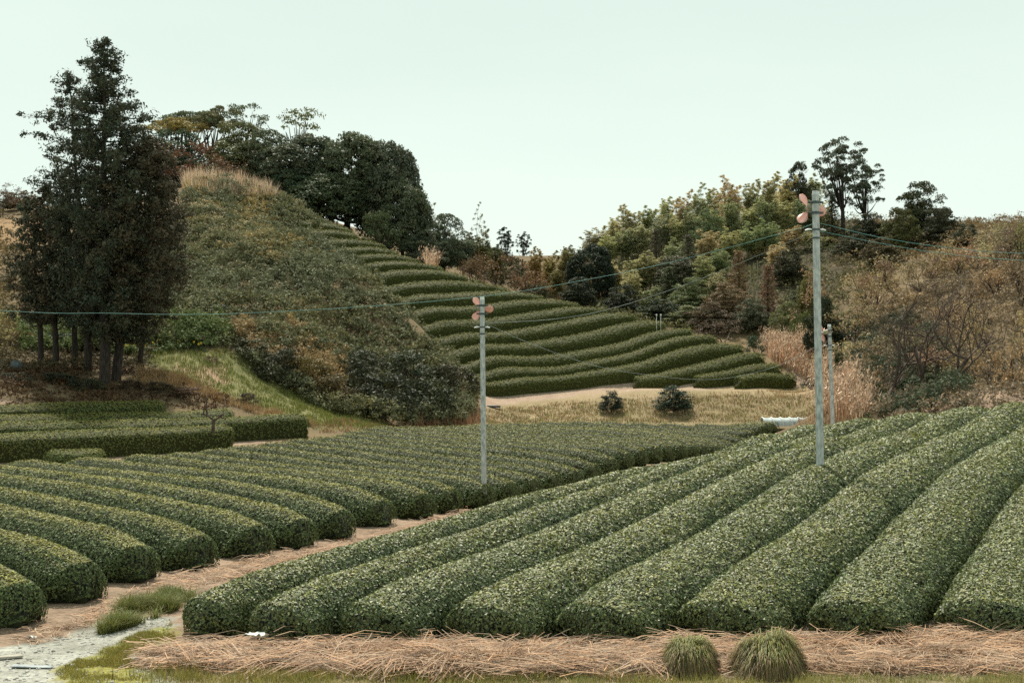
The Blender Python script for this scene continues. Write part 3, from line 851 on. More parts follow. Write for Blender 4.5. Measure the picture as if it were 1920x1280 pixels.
PROTO["fir"] = [bush(111, h=2.2, w=2.0, n=80, per=60, leaf=.10)]

NAMES = dict(dome=("broadleaf_tree", "tree"), broad=("broadleaf_tree", "tree"), umbrella=("umbrella_tree", "tree"), sparse=("sparse_tree", "tree"), conifer=("conifer_tree", "tree"),
             pine=("pine_tree", "tree"), bamboo=("bamboo_clump", "bamboo"), feathery=("feathery_bamboo", "bamboo"), thicket=("thicket_bush", "bush"),
             bare=("bare_tree", "tree"), bush=("leafy_bush", "bush"), fir=("conifer_shrub", "shrub"))
STUFFY = {"crown", "foliage", "leaves"}
def place(parts, name, cat, loc, rz, scl, color, label, group=None):
    root = empty(name, loc, rz, scl)
    tag(root, label, cat, group)
    for pn, me in parts.items():
        o = obj(pn, me, root, color)
        if pn in ("leaves", "branches", "limbs", "culms", "stems"): o["kind"] = "stuff"
    return root
PR = np.random.RandomState(99)
def plant(kind, u, vtop, Y, wpx, color, label, group=None, var=None, hmin=1.0):
    x = (u - 960) / F * Y
    zg = float(ground(x, Y)[0])
    ztop = HC - (vtop - 640) / F * Y
    parts, h, w = PROTO[kind][(PR.randint(len(PROTO[kind])) if var is None else var)]
    hh = max(hmin, ztop - zg)
    if hh > 17 or ztop - zg < 1: print("plant", kind, u, vtop, "h=%.1f" % (ztop - zg))
    s_ = hh / h
    sw = s_ if wpx is None else (wpx * Y / F) / w
    j = .92 + .16 * PR.rand(3)
    nm, cat = NAMES[kind]
    return place(parts, nm, cat, (x, Y, zg - .05), PR.rand() * 6.28, (sw, sw, s_), tuple(np.array(color) * j), label, group)

# --- cedars at the left
def profile(pts):
    a_ = np.array(pts, float)
    return lambda t: float(np.interp(t, a_[:, 0], a_[:, 1]))
CED = (.050, .066, .043); CEDB = (.068, .068, .045)
def cedar(u, vb, Y, vtop, utop, prof, label, seed, color, **kw):
    x = (u - 960) / F * Y; zg = float(ground(x, Y)[0]); ztop = HC - (vtop - 640) / F * Y
    h = ztop - zg
    parts, h, w = conifer(seed, h, prof, lean=(utop - u) / F * Y, **kw)
    return place(parts, "cedar_tree", "tree", (x, Y, zg), 0, None, color, label, "cedars on the bank")
cedar(196, 715, 73.0, 78, 195, profile([(0, 2.2), (.2, 2.3), (.45, 2.7), (.6, 2.7), (.7, 2.6), (.79, 2.3), (.83, 1.5), (.9, 1.05), (.97, .8), (1, .5)]),
      "tallest cedar, its dense dark top rising above all other trees", 201, CED, nb=165, tuft=8, per=46, base=.13, tr=.27, sparse=.08)
cedar(217, 715, 73.8, 262, 282, profile([(0, 2.0), (.25, 2.5), (.5, 2.8), (.66, 2.8), (.8, 2.3), (.92, 1.4), (1, .5)]),
      "cedar leaning right of the tallest one with a broad brownish crown", 202, CEDB, nb=150, tuft=8, per=46, base=.15, sparse=.04, tr=.24)
cedar(165, 690, 75.5, 136, 128, profile([(0, 1.6), (.3, 1.9), (.5, 2.0), (.62, 2.6), (.75, 2.9), (.84, 2.4), (.93, 1.1), (1, .5)]),
      "open-crowned cedar with long bare limbs reaching left against the sky", 203, CED, nb=85, tuft=5, per=40, base=.16, tr=.2, sparse=.28, az_bias=3.1)
cedar(140, 690, 76.5, 330, 122, profile([(0, 1.7), (.3, 1.9), (.6, 1.7), (.85, 1.0), (1, .3)]),
      "mid-height dark cedar between the open-crowned one and the slim left trunks", 204, CED, nb=75, tuft=6, per=38, base=.22, sparse=.14, tr=.16)
cedar(104, 690, 76.0, 352, 86, profile([(0, 1.8), (.3, 2.0), (.6, 1.8), (.85, 1.0), (1, .3)]),
      "dark cedar with its trunk second from the left", 205, CEDB, nb=75, tuft=6, per=38, base=.22, sparse=.14, tr=.17)
cedar(76, 690, 76.5, 372, 60, profile([(0, 1.5), (.3, 1.8), (.6, 1.6), (.85, .9), (1, .3)]),
      "shortest and leftmost cedar, its crown against the brown field", 206, CED, nb=70, tuft=6, per=38, base=.22, sparse=.14, tr=.16)
cedar(262, 700, 77.0, 345, 318, profile([(0, 1.7), (.3, 2.1), (.6, 2.1), (.85, 1.4), (1, .5)]),
      "rightmost cedar, a brown-green crown overlapping the scrub hill", 207, CEDB, nb=80, tuft=6, per=40, base=.2, sparse=.1, tr=.14)

DK = (.074, .100, .062); DK2 = (.09, .118, .068); OL = (.21, .18, .055); MG = (.11, .135, .06)
HB = "evergreen trees crowning the left hill"
for a in [
    ("umbrella", 322, 214, 137, 150, OL, "flat-topped olive-yellow tree just right of the cedars on the left hill", None, 0),
    ("umbrella", 352, 206, 142, 120, DK2, "dark flat crown peeping out behind the olive-yellow tree", None, 1),
    ("umbrella", 398, 199, 139, 115, MG, "flat-topped green tree on the skyline left of the thin umbrella tree", None, 0),
    ("sparse", 452, 196, 138, 110, DK2, "thin umbrella-shaped tree with sky showing through its crown", None, 0),
    ("sparse", 556, 200, 140, 120, MG, "wispiest skyline tree, mostly bare, left of the big dark dome", None, 1),
    ("broad", 330, 245, 134, 150, DK, "dark evergreen below the olive-yellow flat crown", HB, 1),
    ("broad", 445, 232, 135, 170, MG, "loose green tree with gaps below the thin umbrella crown", HB, 2),
    ("broad", 495, 245, 133, 150, DK2, "dark green tree between the loose green tree and the big dome", HB, 0),
    ("dome", 570, 250, 132, 210, DK, "left half of the big dark dome of trees above the terraces", HB, 1),
    ("dome", 650, 250, 131, 210, DK, "middle and highest tree of the big dark dome above the terraces", HB, 2),
    ("dome", 728, 262, 130.5, 170, DK, "right end tree of the big dark dome, falling to the skyline gap", HB, 0),
    ("dome", 620, 325, 128.5, 190, DK, "dark tree in front of the dome, right above the crest hedges", HB, 0),
    ("dome", 755, 330, 128, 120, DK2, "small dark tree at the foot of the dome's right end", HB, 1),
    ("dome", 545, 316, 130, 130, DK, "dark tree at the dome's left foot behind the dry grass top", HB, 2),
    ("bush", 714, 378, 123.5, 78, (.075, .095, .045), "pale green round tree standing alone in front of the dark dome", None, 0),
    ("thicket", 372, 258, 131, 140, (.14, .075, .05), "reddish brown leafless tree above the dry grass hilltop", None, 0),
    ("thicket", 330, 290, 130, 110, (.14, .075, .05), "brown twiggy tree beside the cedars on the hilltop", None, 1),
    ("thicket", 420, 285, 129, 110, (.13, .08, .05), "smaller brown tree in front of the loose green tree", None, 2),
]:
    plant(*a[:6], a[6], a[7], var=a[8])
# far left skyline
for a in [("thicket", 5, 340, 128, 90, (.10, .07, .04), "bare brown bush on the skyline at the left edge", None, 1),
          ("broad", 35, 360, 132, 80, (.06, .06, .03), "small tree on the skyline left of the cedars", None, 1),
          ("bush", 15, 510, 100, 60, (.07, .065, .03), "bush on the slope at the left edge beside the cedars", None, 2)]:
    plant(*a[:6], a[6], a[7], var=a[8])
# between the hills
for a in [
    ("broad", 832, 402, 128, 110, DK2, "dark rounded tree in the dip right of the big dome", None, 0),
    ("broad", 800, 432, 125, 90, DK, "low dark tree filling the dip beside the hillside hedges", None, 2),
    ("feathery", 812, 368, 134, 60, (.12, .13, .06), "thin feathery bamboo behind the dark tree in the dip", None, 0),
    ("feathery", 892, 366, 133, 62, (.12, .13, .06), "tallest feathery bamboo standing free against the sky in the dip", None, 1),
    ("bamboo", 902, 420, 130, 55, (.11, .12, .045), "bamboo clump below the tall feathery one", None, 0),
    ("bamboo", 868, 428, 131, 50, (.09, .10, .04), "olive bamboo beside the dark rounded tree in the dip", None, 1),
    ("pine", 948, 424, 205, 34, (.035, .05, .035), "distant dark pine, left one of the pair in the gap", None, 0),
    ("pine", 981, 434, 205, 30, (.035, .05, .035), "distant dark pine, right one of the pair in the gap", None, 1),
    ("bamboo", 930, 452, 140, 50, (.08, .09, .035), "green bamboo in front of the distant pines", None, 2),
    ("thicket", 930, 470, 125, 100, (.13, .09, .05), "brown leafless thicket right of the bamboo in the dip", None, 0),
    ("thicket", 985, 490, 122, 90, (.15, .10, .055), "brown thicket just above the ends of the middle hillside hedges", None, 1),
    ("thicket", 885, 475, 121, 70, (.11, .085, .045), "brown brush behind the upper hillside hedge ends", None, 2),
    ("bamboo", 1006, 456, 138, 44, (.22, .16, .05), "golden bamboo in the gap between the hills", None, 3),
    ("bamboo", 1030, 462, 134, 44, (.20, .16, .05), "golden-green bamboo right of the golden one in the gap", None, 0),
    ("bamboo", 1060, 452, 140, 50, (.16, .15, .05), "pale bamboo at the low left end of the right wood", None, 1),
    ("bamboo", 1045, 497, 126, 46, (.13, .14, .05), "arching bamboo in front, left of the dark evergreen", None, 2),
    ("dome", 1112, 456, 127, 110, (.024, .034, .022), "very dark evergreen at the left foot of the right wood", None, 1),
    ("broad", 1085, 520, 122, 70, (.03, .04, .024), "low dark bush at the ends of the hillside hedges below the evergreen", None, 0),
]:
    plant(*a[:6], a[6], a[7], var=a[8])
# right wood: tiers of bamboo and trees
GRP = "bamboo of the right wood"
BB = [(.29, .31, .155), (.36, .36, .185), (.40, .365, .20), (.24, .275, .145)]
sk = [(1122, 420), (1150, 398), (1182, 374), (1214, 380), (1246, 360), (1280, 346), (1312, 336), (1345, 340), (1374, 318), (1408, 330), (1440, 314), (1474, 322), (1520, 318)]
cnt = 0
for i, (u, v) in enumerate(sk):
    plant("bamboo", u, v, 152 + 3 * math.sin(i * 2.1), 58, BB[i % 3], f"bamboo clump on the skyline of the right wood, {ORD[i]} from the gap", GRP)
md = [(1140, 432), (1172, 422), (1205, 412), (1240, 396), (1272, 392), (1305, 380), (1338, 384), (1370, 366), (1404, 372), (1438, 360), (1470, 368), (1504, 364), (1538, 372)]
for i, (u, v) in enumerate(md):
    plant("bamboo", u, v, 145, 58, BB[(i * 2 + 1) % 4], f"bamboo clump just below the skyline, {ORD[i]} from the left in its tier", GRP)
lo = [(1150, 482), (1190, 470), (1228, 462), (1262, 440), (1330, 424), (1368, 420), (1402, 410), (1440, 404), (1480, 418), (1518, 430), (1550, 440), (1350, 462), (1420, 450), (1205, 505), (1170, 512)]
for i, (u, v) in enumerate(lo):
    plant("bamboo", u, v, 136 - (5 if v > 455 else 0), 56, BB[(i * 3 + 2) % 4], f"bamboo clump in the middle of the right wood, number {['one','two','three','four','five','six','seven','eight','nine','ten','eleven','twelve','thirteen','fourteen','fifteen'][i]} rightwards", GRP)
CD2 = (.088, .105, .062); RB = (.18, .135, .085); GR2 = (.14, .16, .08)
for a in [
    ("conifer", 1290, 440, 133, 60, CD2, "dark conifer rising amid the bamboo left of the near pole's cables"),
    ("conifer", 1255, 500, 126, 70, CD2, "dark conifer low in the wood above the hedge ends"),
    ("conifer", 1230, 430, 138, 50, CD2, "slender dark conifer among the upper bamboo"),
    ("broad", 1330, 392, 140, 70, GR2, "dark round evergreen set among the upper bamboo"),
    ("broad", 1498, 306, 150, 62, (.045, .06, .03), "dark leafy tree on the skyline left of the pines"),
    ("broad", 1300, 520, 121, 90, GR2, "dark green tree at the wood's lower edge above the terraces"),
    ("broad", 1360, 530, 118, 90, RB, "reddish brown evergreen at the wood's lower edge"),
    ("conifer", 1440, 498, 117, 62, RB, "rusty cone-shaped conifer at the wood's lower edge"),
    ("conifer", 1385, 470, 124, 60, RB, "rusty conifer higher up behind the reddish evergreen"),
    ("broad", 1410, 560, 114, 70, CD2, "low dark evergreen just above the pampas grass"),
    ("broad", 1235, 560, 118, 90, (.032, .045, .022), "dark bush mass at the ends of the lower hillside hedges"),
    ("broad", 1165, 535, 121, 80, (.035, .045, .024), "dark bush at the ends of the middle hillside hedges"),
    ("broad", 1480, 470, 125, 70, (.04, .045, .024), "dark tree in the shade right of the pale trunks"),
    ("bamboo", 1510, 496, 112, 44, (.15, .15, .055), "pale green bamboo just left of the near fan pole"),
    ("bush", 1503, 575, 106, 62, (.10, .125, .05), "light green round bush left of the near fan pole"),
    ("broad", 1545, 560, 100, 70, (.03, .04, .022), "dark bush behind the farthest fan pole"),
    ("thicket", 1355, 596, 110, 90, (.12, .10, .08), "greyish bare brushwood beside the upper pampas grass"),
    ("bush", 1415, 622, 107, 46, (.04, .06, .032), "small dark bush left of the pampas grass top"),
    ("bush", 1523, 706, 95, 46, (.035, .05, .028), "small dark bush behind the near pole's lower half"),
    ("bush", 1575, 640, 84, 70, (.045, .06, .03), "dark green bush right of the farthest fan pole"),
    ("dome", 1270, 478, 129, 110, CD2, "dark evergreen between two conifers in the lower wood"),
    ("bamboo", 1318, 470, 127, 60, BB[0], "green-gold bamboo beneath the cables in the lower wood"),
    ("bamboo", 1185, 500, 125, 60, BB[1], "golden bamboo low in the wood left of the cables"),
    ("bamboo", 1460, 450, 129, 60, BB[2], "golden bamboo above the pale bare trunks"),
    ("broad", 1520, 530, 116, 80, CD2, "dark evergreen behind the near fan pole's middle"),
    ("broad", 1290, 572, 116, 90, GR2, "low evergreen bush just above the white marker posts"),
    ("broad", 1335, 566, 114, 90, (.10, .085, .05), "brownish low evergreen right of the marker posts"),
    ("broad", 1478, 566, 110, 70, GR2, "low evergreen beside the light green round bush"),
    ("bamboo", 1345, 500, 121, 56, BB[0], "bamboo low in the wood above the brownish evergreen"),
    ("bamboo", 1215, 530, 121, 52, BB[3], "bamboo low in the wood above the lower hedge ends"),
    ("pine", 1580, 254, 140, 100, (.075, .10, .062), "tallest pine of the right hill with a high layered crown"),
    ("pine", 1622, 296, 141, 75, (.075, .10, .062), "second pine, right beside the tallest one"),
    ("conifer", 1560, 372, 138, 60, (.035, .045, .026), "dark conifer at the foot of the pines"),
    ("broad", 1632, 400, 134, 80, (.045, .055, .028), "dark tree below the second pine"),
    ("broad", 1725, 342, 132, 105, (.05, .06, .03), "rounded tree on the skyline right of the pines"),
    ("broad", 1765, 390, 128, 70, (.05, .055, .028), "smaller tree at the right foot of the rounded skyline tree"),
    ("broad", 1690, 392, 128, 80, (.08, .085, .03), "yellow-green tree between the pines and the rounded tree"),
    ("broad", 1600, 440, 130, 80, (.05, .055, .03), "dark foliage tree behind the cables right of the near pole"),
    ("broad", 1812, 420, 124, 60, (.045, .055, .03), "low dark tree on the skyline left of the brown bushes"),
    ("broad", 1655, 445, 122, 80, (.07, .065, .03), "olive tree above the brown slope"),
]:
    plant(*a)
# pale thin trunks inside the wood
for i, (u, v0, v1) in enumerate([(1413, 492, 540), (1420, 488, 536), (1407, 500, 538)]):
    a = np.array(P(u, v0, 121.)); b2 = np.array([a[0] + .1, 121., ground(a[0], 121.)[0] - .2])
    o = obj("bare_snag", mesh_from("bare_snag", tubes([(np.linspace(b2, a, 5), np.linspace(.07, .035, 5))], 5, cap=True), [M_PALE]))
    tag(o, ["pale bare trunk, middle of three at the wood's dark edge", "pale bare trunk, right of three at the wood's dark edge", "pale bare trunk, left of three at the wood's dark edge"][i], "trunk", "pale bare trunks")

# right slope: brown thickets
TH = [(1590, 500, 104), (1640, 478, 104), (1690, 474, 102), (1745, 462, 102), (1795, 452, 100), (1835, 440, 92), (1868, 418, 88), (1900, 398, 84), (1940, 385, 82),
      (1600, 560, 98), (1655, 548, 95), (1710, 540, 92), (1765, 530, 90), (1820, 510, 86), (1870, 490, 82), (1915, 470, 78),
      (1610, 620, 90), (1668, 612, 86), (1725, 606, 83), (1785, 590, 80), (1840, 570, 76), (1890, 560, 72), (1630, 690, 81), (1690, 680, 77), (1750, 670, 73), (1815, 650, 70), (1875, 630, 67)]
THC = [(.23, .18, .125), (.32, .28, .17), (.19, .155, .115), (.18, .17, .10), (.28, .23, .15)]
for i, (u, v, Y) in enumerate(TH):
    tier = "upper" if i < 9 else ("middle" if i < 16 else "lower")
    j = i if i < 9 else (i - 9 if i < 16 else i - 16)
    plant("thicket", u, v, Y, 110, THC[i % 5], f"brown leafless thicket on the right slope, {tier} tier, {ORD[j]} from the near pole", "brown thickets on the right slope", hmin=1.6)
for i, (u, v, Y, lab) in enumerate([(1668, 492, 69, "big bare tree leaning left on the brown slope"), (1745, 478, 67, "bare branching tree right of the big leaning one")]):
    plant("bare", u, v, Y, None, (.1, .08, .06), lab, None, var=i)
for i, (u, v, Y) in enumerate([(1700, 672, 74), (1745, 690, 71), (1660, 718, 77), (1800, 682, 69), (1715, 725, 71)]):
    plant("bush", u, v, Y, 80, (.045, .06, .028), f"dark green bush at the foot of the brown slope, {ORD[i]} placed in the row", "green bushes at the foot of the brown slope", hmin=1.0)

# bushes at the foot of the scrub hill
for a in [
    ("bush", 470, 628, 82.5, 100, (.06, .065, .032), "olive bush at the top of the grass slope"),
    ("bush", 525, 640, 81.5, 110, (.045, .05, .03), "dark bush next right of the olive bush on the grass slope"),
    ("bush", 575, 655, 82, 110, (.12, .10, .045), "tan-topped bush halfway down the grass slope"),
    ("bush", 635, 685, 81.5, 110, (.10, .085, .045), "brownish bush at the bottom of the grass slope"),
    ("bush", 690, 640, 85, 130, (.045, .055, .032), "tall dark bush above the brownish one"),
    ("bush", 720, 690, 82, 140, (.038, .048, .030), "wide dark bush at the foot of the scrub hill"),
    ("bush", 770, 640, 88, 140, (.045, .055, .032), "largest dark bush left of the middle fan pole"),
    ("bush", 800, 690, 84.5, 130, (.040, .050, .030), "dark bush in front of the largest one"),
    ("bush", 850, 672, 90, 110, (.055, .055, .034), "brown-green bush beside the lowest hillside hedge ends"),
    ("bush", 860, 735, 87, 80, (.06, .055, .034), "small brownish bush just left of the middle fan pole"),
    ("bush", 320, 600, 86, 110, (.05, .07, .026), "green bush behind the yellow daffodils"),
    ("bush", 380, 590, 88, 110, (.04, .052, .028), "dark bush right behind the yellow daffodils"),
    ("bush", 265, 585, 88, 80, (.07, .09, .03), "bright green bush behind the cedar trunks"),
    ("bush", 175, 575, 88, 70, (.08, .10, .035), "sunlit bush seen between the cedar trunks"),
    ("bush", 110, 622, 82, 90, (.04, .06, .04), "bluish low bush behind the left cedar trunks"),
]:
    plant(*a)
for i, (u, v, Y, w) in enumerate([(30, 705, 69, 70), (110, 700, 71, 90), (160, 712, 70.5, 90), (240, 716, 71.5, 70), (300, 722, 71.5, 70), (352, 732, 71.3, 70), (462, 752, 72.5, 50)]):
    plant("bush", u, v, Y, w, [(.05, .045, .028), (.03, .042, .026), (.032, .045, .026), (.07, .05, .032), (.06, .05, .03), (.075, .05, .03), (.06, .045, .03)][i],
          f"low brush on the bank behind the tea block, {ORD[i]} from the left edge", "brush on the bank behind the tea block", hmin=.7)
plant("fir", 1146, 728, 89.5, 52, (.028, .045, .028), "smaller dark conifer shrub on the dry grass bank")
plant("fir", 1262, 718, 89.5, 84, (.028, .045, .028), "larger round conifer shrub on the dry grass bank")
plant("bush", 396, 670, 79, 34, (.13, .09, .05), "small tan tuft bush on the grass slope", None, hmin=.5)
T_TREES = TRIS

# ------------------------------------------------------------------ ground-cover stuff
def scatter(poly, y0, y1, n, r):
    """random ground points whose place in view falls in poly"""
    out = []
    us = [p[0] for p in poly]
    tot = 0
    for _ in range(40):
        Y = np.sqrt(r.rand(n * 2) * (y1 ** 2 - y0 ** 2) + y0 ** 2)
        u = min(us) - 10 + r.rand(len(Y)) * (max(us) - min(us) + 20)
        x = (u - 960) / F * Y
        z = GZ(x, Y); v = 640 - (z - HC) / Y * F
        k = inpoly(u, v, poly)
        out.append(np.stack([x, Y, z], 1)[k]); tot += k.sum()
        if tot >= n: break
    return np.concatenate(out)[:n]

def stuff(name, parts, mats, label, color):
    o = obj(name, mesh_from(name, parts, mats), None, color)
    tag(o, label, name.replace("_", " "), None, "stuff")
    return o

def blades(base, hgt, wid, r, lean=.5, segs=2, dirv=None, droop=.4):
    """curved grass blades, each a narrow strip"""
    n = len(base)
    d = unit(np.concatenate([r.randn(n, 2), np.zeros((n, 1))], 1)) if dirv is None else dirv
    up = np.array([0, 0, 1.])
    side = unit(np.cross(d, up)) 
    hgt = np.reshape(hgt, (-1, 1)) * (.6 + .8 * r.rand(n, 1)); wid = np.reshape(wid, (-1, 1))
    le = lean * (.3 + r.rand(n, 1))
    rows = []
    for i in range(segs + 1):
        f = i / segs
        p = base + up * hgt * (f - droop * le * f * f) + d * hgt * le * f ** 1.6
        w = wid * (1 - f * .85) / 2
        rows += [p - side * w, p + side * w]
    V = np.stack(rows, 1); k = V.shape[1]
    fi = np.arange(n)[:, None, None] * k + np.array([[2 * i, 2 * i + 1, 2 * i + 3, 2 * i + 2] for i in range(segs)])[None]
    C = np.stack([r.rand(n), r.rand(n), r.rand(n)], 1)
    return V.reshape(-1, 3), fi.reshape(-1, 4), np.repeat(C, k, 0)

r2 = np.random.RandomState(5)
# scrub over the left hill: leafy dwarf bamboo, paler towards the top
HILLP = [(350, 360), (440, 355), (545, 388), (590, 420), (640, 470), (690, 520), (720, 560), (760, 600), (800, 645), (850, 690), (900, 735), (880, 800), (700, 810), (600, 770), (480, 705), (440, 650), (300, 655), (250, 600), (300, 500)]
def undergrowth(poly, y0, y1, n, per, rad, hmax, leaf, color, label, yel=.25, mat=M_SCRUB, name="undergrowth", seed=1):
    r = np.random.RandomState(seed)
    b0 = scatter(poly, y0, y1, n, r)
    hv = hmax * (.15 + 1.1 * np.clip(fbm(b0[:, 0] * .42 + seed, b0[:, 1] * .42, 3) * 1.9 - .45, 0, 1))
    b0[:, 2] += hv * (.35 + .65 * r.rand(len(b0))) - .15
    V, Fc, C_ = clumps(b0, rad * (.6 + .8 * r.rand(len(b0))), per, leaf, leaf * .55, r, flat=.8, up=.7, shell=.2, yel=yel)
    kk = len(C_) // len(b0)
    C_[:, 1] = np.clip(C_[:, 1] * np.repeat(.2 + 1.7 * np.clip(fbm(b0[:, 0] * .22 + seed * 3, b0[:, 1] * .22, 2) * 1.8 - .4, 0, 1), kk), 0, 1)
    C_[:, 0] = np.clip(C_[:, 0] * np.repeat(.75 + .5 * fbm(b0[:, 0] * .5 + seed, b0[:, 1] * .5 + 7, 2), kk), 0, 1)
    return stuff(name, [(V, Fc, C_, 0)], [mat], label, color)
undergrowth(HILLP, 79, 124, 7500, 26, .42, 1.3, .19, (.135, .148, .085), "dense leafy scrub covering the left hillside down to the bushes", seed=11)
undergrowth([(350, 340), (440, 345), (560, 392), (640, 470), (600, 520), (500, 500), (400, 470), (340, 430)], 98, 125, 4200, 20, .34, 1.0, .18, (.23, .21, .115), "yellowing scrub on the upper part of the left hill", yel=.6, seed=12)
undergrowth([(1560, 530), (1700, 490), (1930, 480), (2250, 440), (2300, 800), (1640, 805), (1585, 780), (1590, 700)], 52, 108, 8500, 16, .36, .9, .15, (.18, .15, .108), "dead leaves and brown scrub covering the right slope", yel=.35, seed=13)
undergrowth([(-150, 772), (200, 770), (400, 768), (440, 760), (400, 730), (300, 700), (200, 690), (-150, 680)], 63, 80, 1500, 12, .28, .45, .14, (.075, .05, .032), "brown bramble on the bank behind the tea block", yel=.5, seed=14)
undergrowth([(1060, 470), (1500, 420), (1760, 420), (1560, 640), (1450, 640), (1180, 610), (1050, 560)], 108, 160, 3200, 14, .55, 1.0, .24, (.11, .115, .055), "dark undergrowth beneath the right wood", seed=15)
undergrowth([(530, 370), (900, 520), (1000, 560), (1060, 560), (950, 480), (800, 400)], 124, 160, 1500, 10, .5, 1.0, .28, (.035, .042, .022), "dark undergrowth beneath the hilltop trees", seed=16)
undergrowth([(930, 480), (1060, 480), (1150, 560), (1080, 570), (1000, 550), (880, 510)], 112, 140, 900, 12, .5, 1.2, .26, (.14, .10, .055), "brown brush between the hillside hedges and the gap", yel=.5, seed=17)
undergrowth([(-200, 350), (80, 380), (80, 420), (-200, 415)], 120, 150, 500, 12, .5, 1.5, .26, (.08, .07, .04), "brown hedge line beyond the far left field", yel=.5, seed=18)

undergrowth([(1560, 440), (1680, 410), (1900, 400), (2050, 380), (2050, 500), (1560, 540)], 84, 230, 4500, 16, .5, 1.6, .22, (.15, .125, .08), "brown brushwood along the skyline of the right slope", yel=.5, seed=19)
undergrowth([(345, 335), (440, 340), (545, 385), (600, 425), (560, 440), (480, 420), (400, 410), (340, 400)], 105, 126, 900, 18, .3, .7, .16, (.46, .39, .27), "pale tan brush at the top of the left hill", yel=.4, seed=23)
undergrowth([(430, 630), (560, 640), (650, 680), (640, 760), (560, 740), (480, 690)], 79, 95, 700, 20, .36, 1.6, .17, (.26, .20, .11), "dry brown brush at the foot of the scrub hill", yel=.4, seed=24)
undergrowth([(1555, 590), (1700, 590), (1770, 640), (1830, 770), (1620, 800), (1590, 740)], 60, 104, 1500, 22, .4, 1.0, .17, (.065, .085, .052), "dark green undergrowth at the foot of the right slope", seed=22)
undergrowth([(-150, 430), (40, 440), (90, 560), (60, 660), (-150, 660)], 76, 125, 900, 18, .4, 1.1, .18, (.13, .105, .055), "brown and olive brush left of the cedars", yel=.5, seed=20)
undergrowth([(40, 600), (300, 590), (420, 600), (440, 650), (260, 668), (40, 660)], 79, 100, 2600, 20, .4, 1.3, .18, (.11, .145, .055), "green undergrowth behind the cedar trunks", seed=21)
undergrowth([(-100, 640), (285, 650), (290, 692), (-100, 705)], 70, 86, 1100, 18, .3, .5, .15, (.085, .075, .045), "dark leaf litter and low weeds around the cedar trunks", yel=.4, seed=25)
# dry grass on hilltop, bank and slopes
def grass(poly, y0, y1, n, h, w, color, label, name, seed, lean=.5, segs=1, mat=M_GRASS):
    r = np.random.RandomState(seed)
    b0 = scatter(poly, y0, y1, n * 2, r)
    tuft_ = fbm(b0[:, 0] * 2.2 + seed, b0[:, 1] * 2.2, 3)
    b0 = b0[tuft_ + .25 * r.rand(len(b0)) > .56]; tuft_ = fbm(b0[:, 0] * 2.2 + seed, b0[:, 1] * 2.2, 3)
    V, Fc, C_ = blades(b0, h * (.45 + 1.1 * tuft_), w, r, lean=lean, segs=segs)
    C_[:, 1] = np.clip(C_[:, 1] * (.3 + 1.4 * np.repeat(fbm(b0[:, 0] * .8, b0[:, 1] * .8), len(C_) // len(b0))), 0, 1)
    return stuff(name, [(V, Fc, C_, 0)], [mat], label, color)
grass([(345, 345), (440, 346), (500, 368), (525, 386), (490, 384), (430, 380), (350, 372)], 112, 126, 4500, 1.3, .05, (.60, .52, .40), "pale dry grass on top of the left hill", "dry_grass", 21, mat=M_STRAW)
grass([(905, 768), (1180, 741), (1300, 738), (1500, 730), (1640, 710), (1640, 795), (1440, 792), (890, 795)], 84, 100, 5500, .14, .03, (.25, .205, .12), "dry yellow grass on the bank below the terraces", "bank_grass", 22)
grass([(230, 660), (470, 655), (560, 712), (720, 790), (740, 806), (590, 800), (480, 762), (400, 740), (330, 705)], 66, 90, 9000, .22, .03, (.13, .165, .045), "short green grass of the sunlit slope", "slope_grass", 23)
grass([(260, 690), (330, 705), (430, 745), (500, 770), (590, 800), (560, 800), (470, 775), (380, 745), (250, 720)], 68, 78, 4000, .32, .03, (.26, .195, .11), "rusty dry grass along the slope's edge", "rusty_grass", 24)
grass([(-200, 560), (40, 570), (60, 660), (-200, 690)], 76, 110, 2500, .25, .035, (.15, .15, .04), "patchy grass left of the cedars", "patchy_grass", 25)
grass([(560, 790), (720, 790), (760, 808), (600, 812)], 70, 82, 1600, .2, .03, (.34, .24, .14), "dry grass at the end of the tea block", "dry_grass", 26, mat=M_STRAW)
grass([(920, 768), (1180, 748), (1400, 740), (1560, 745), (1560, 795), (1440, 792), (890, 795)], 84, 100, 5000, .13, .035, (.16, .19, .065), "greenish grass patches on the dry bank", "bank_grass", 27)
grass([(920, 768), (1180, 748), (1400, 740), (1600, 740), (1600, 795), (1440, 792), (890, 795)], 84, 100, 4500, .14, .035, (.20, .145, .085), "brown dead grass patches on the dry bank", "bank_grass", 28)
grass([(1490, 800), (1530, 780), (1600, 755), (1650, 770), (1640, 805)], 62, 96, 2500, .4, .03, (.40, .31, .21), "pale dry grass at the foot of the pampas", "dry_grass", 29, mat=M_STRAW)
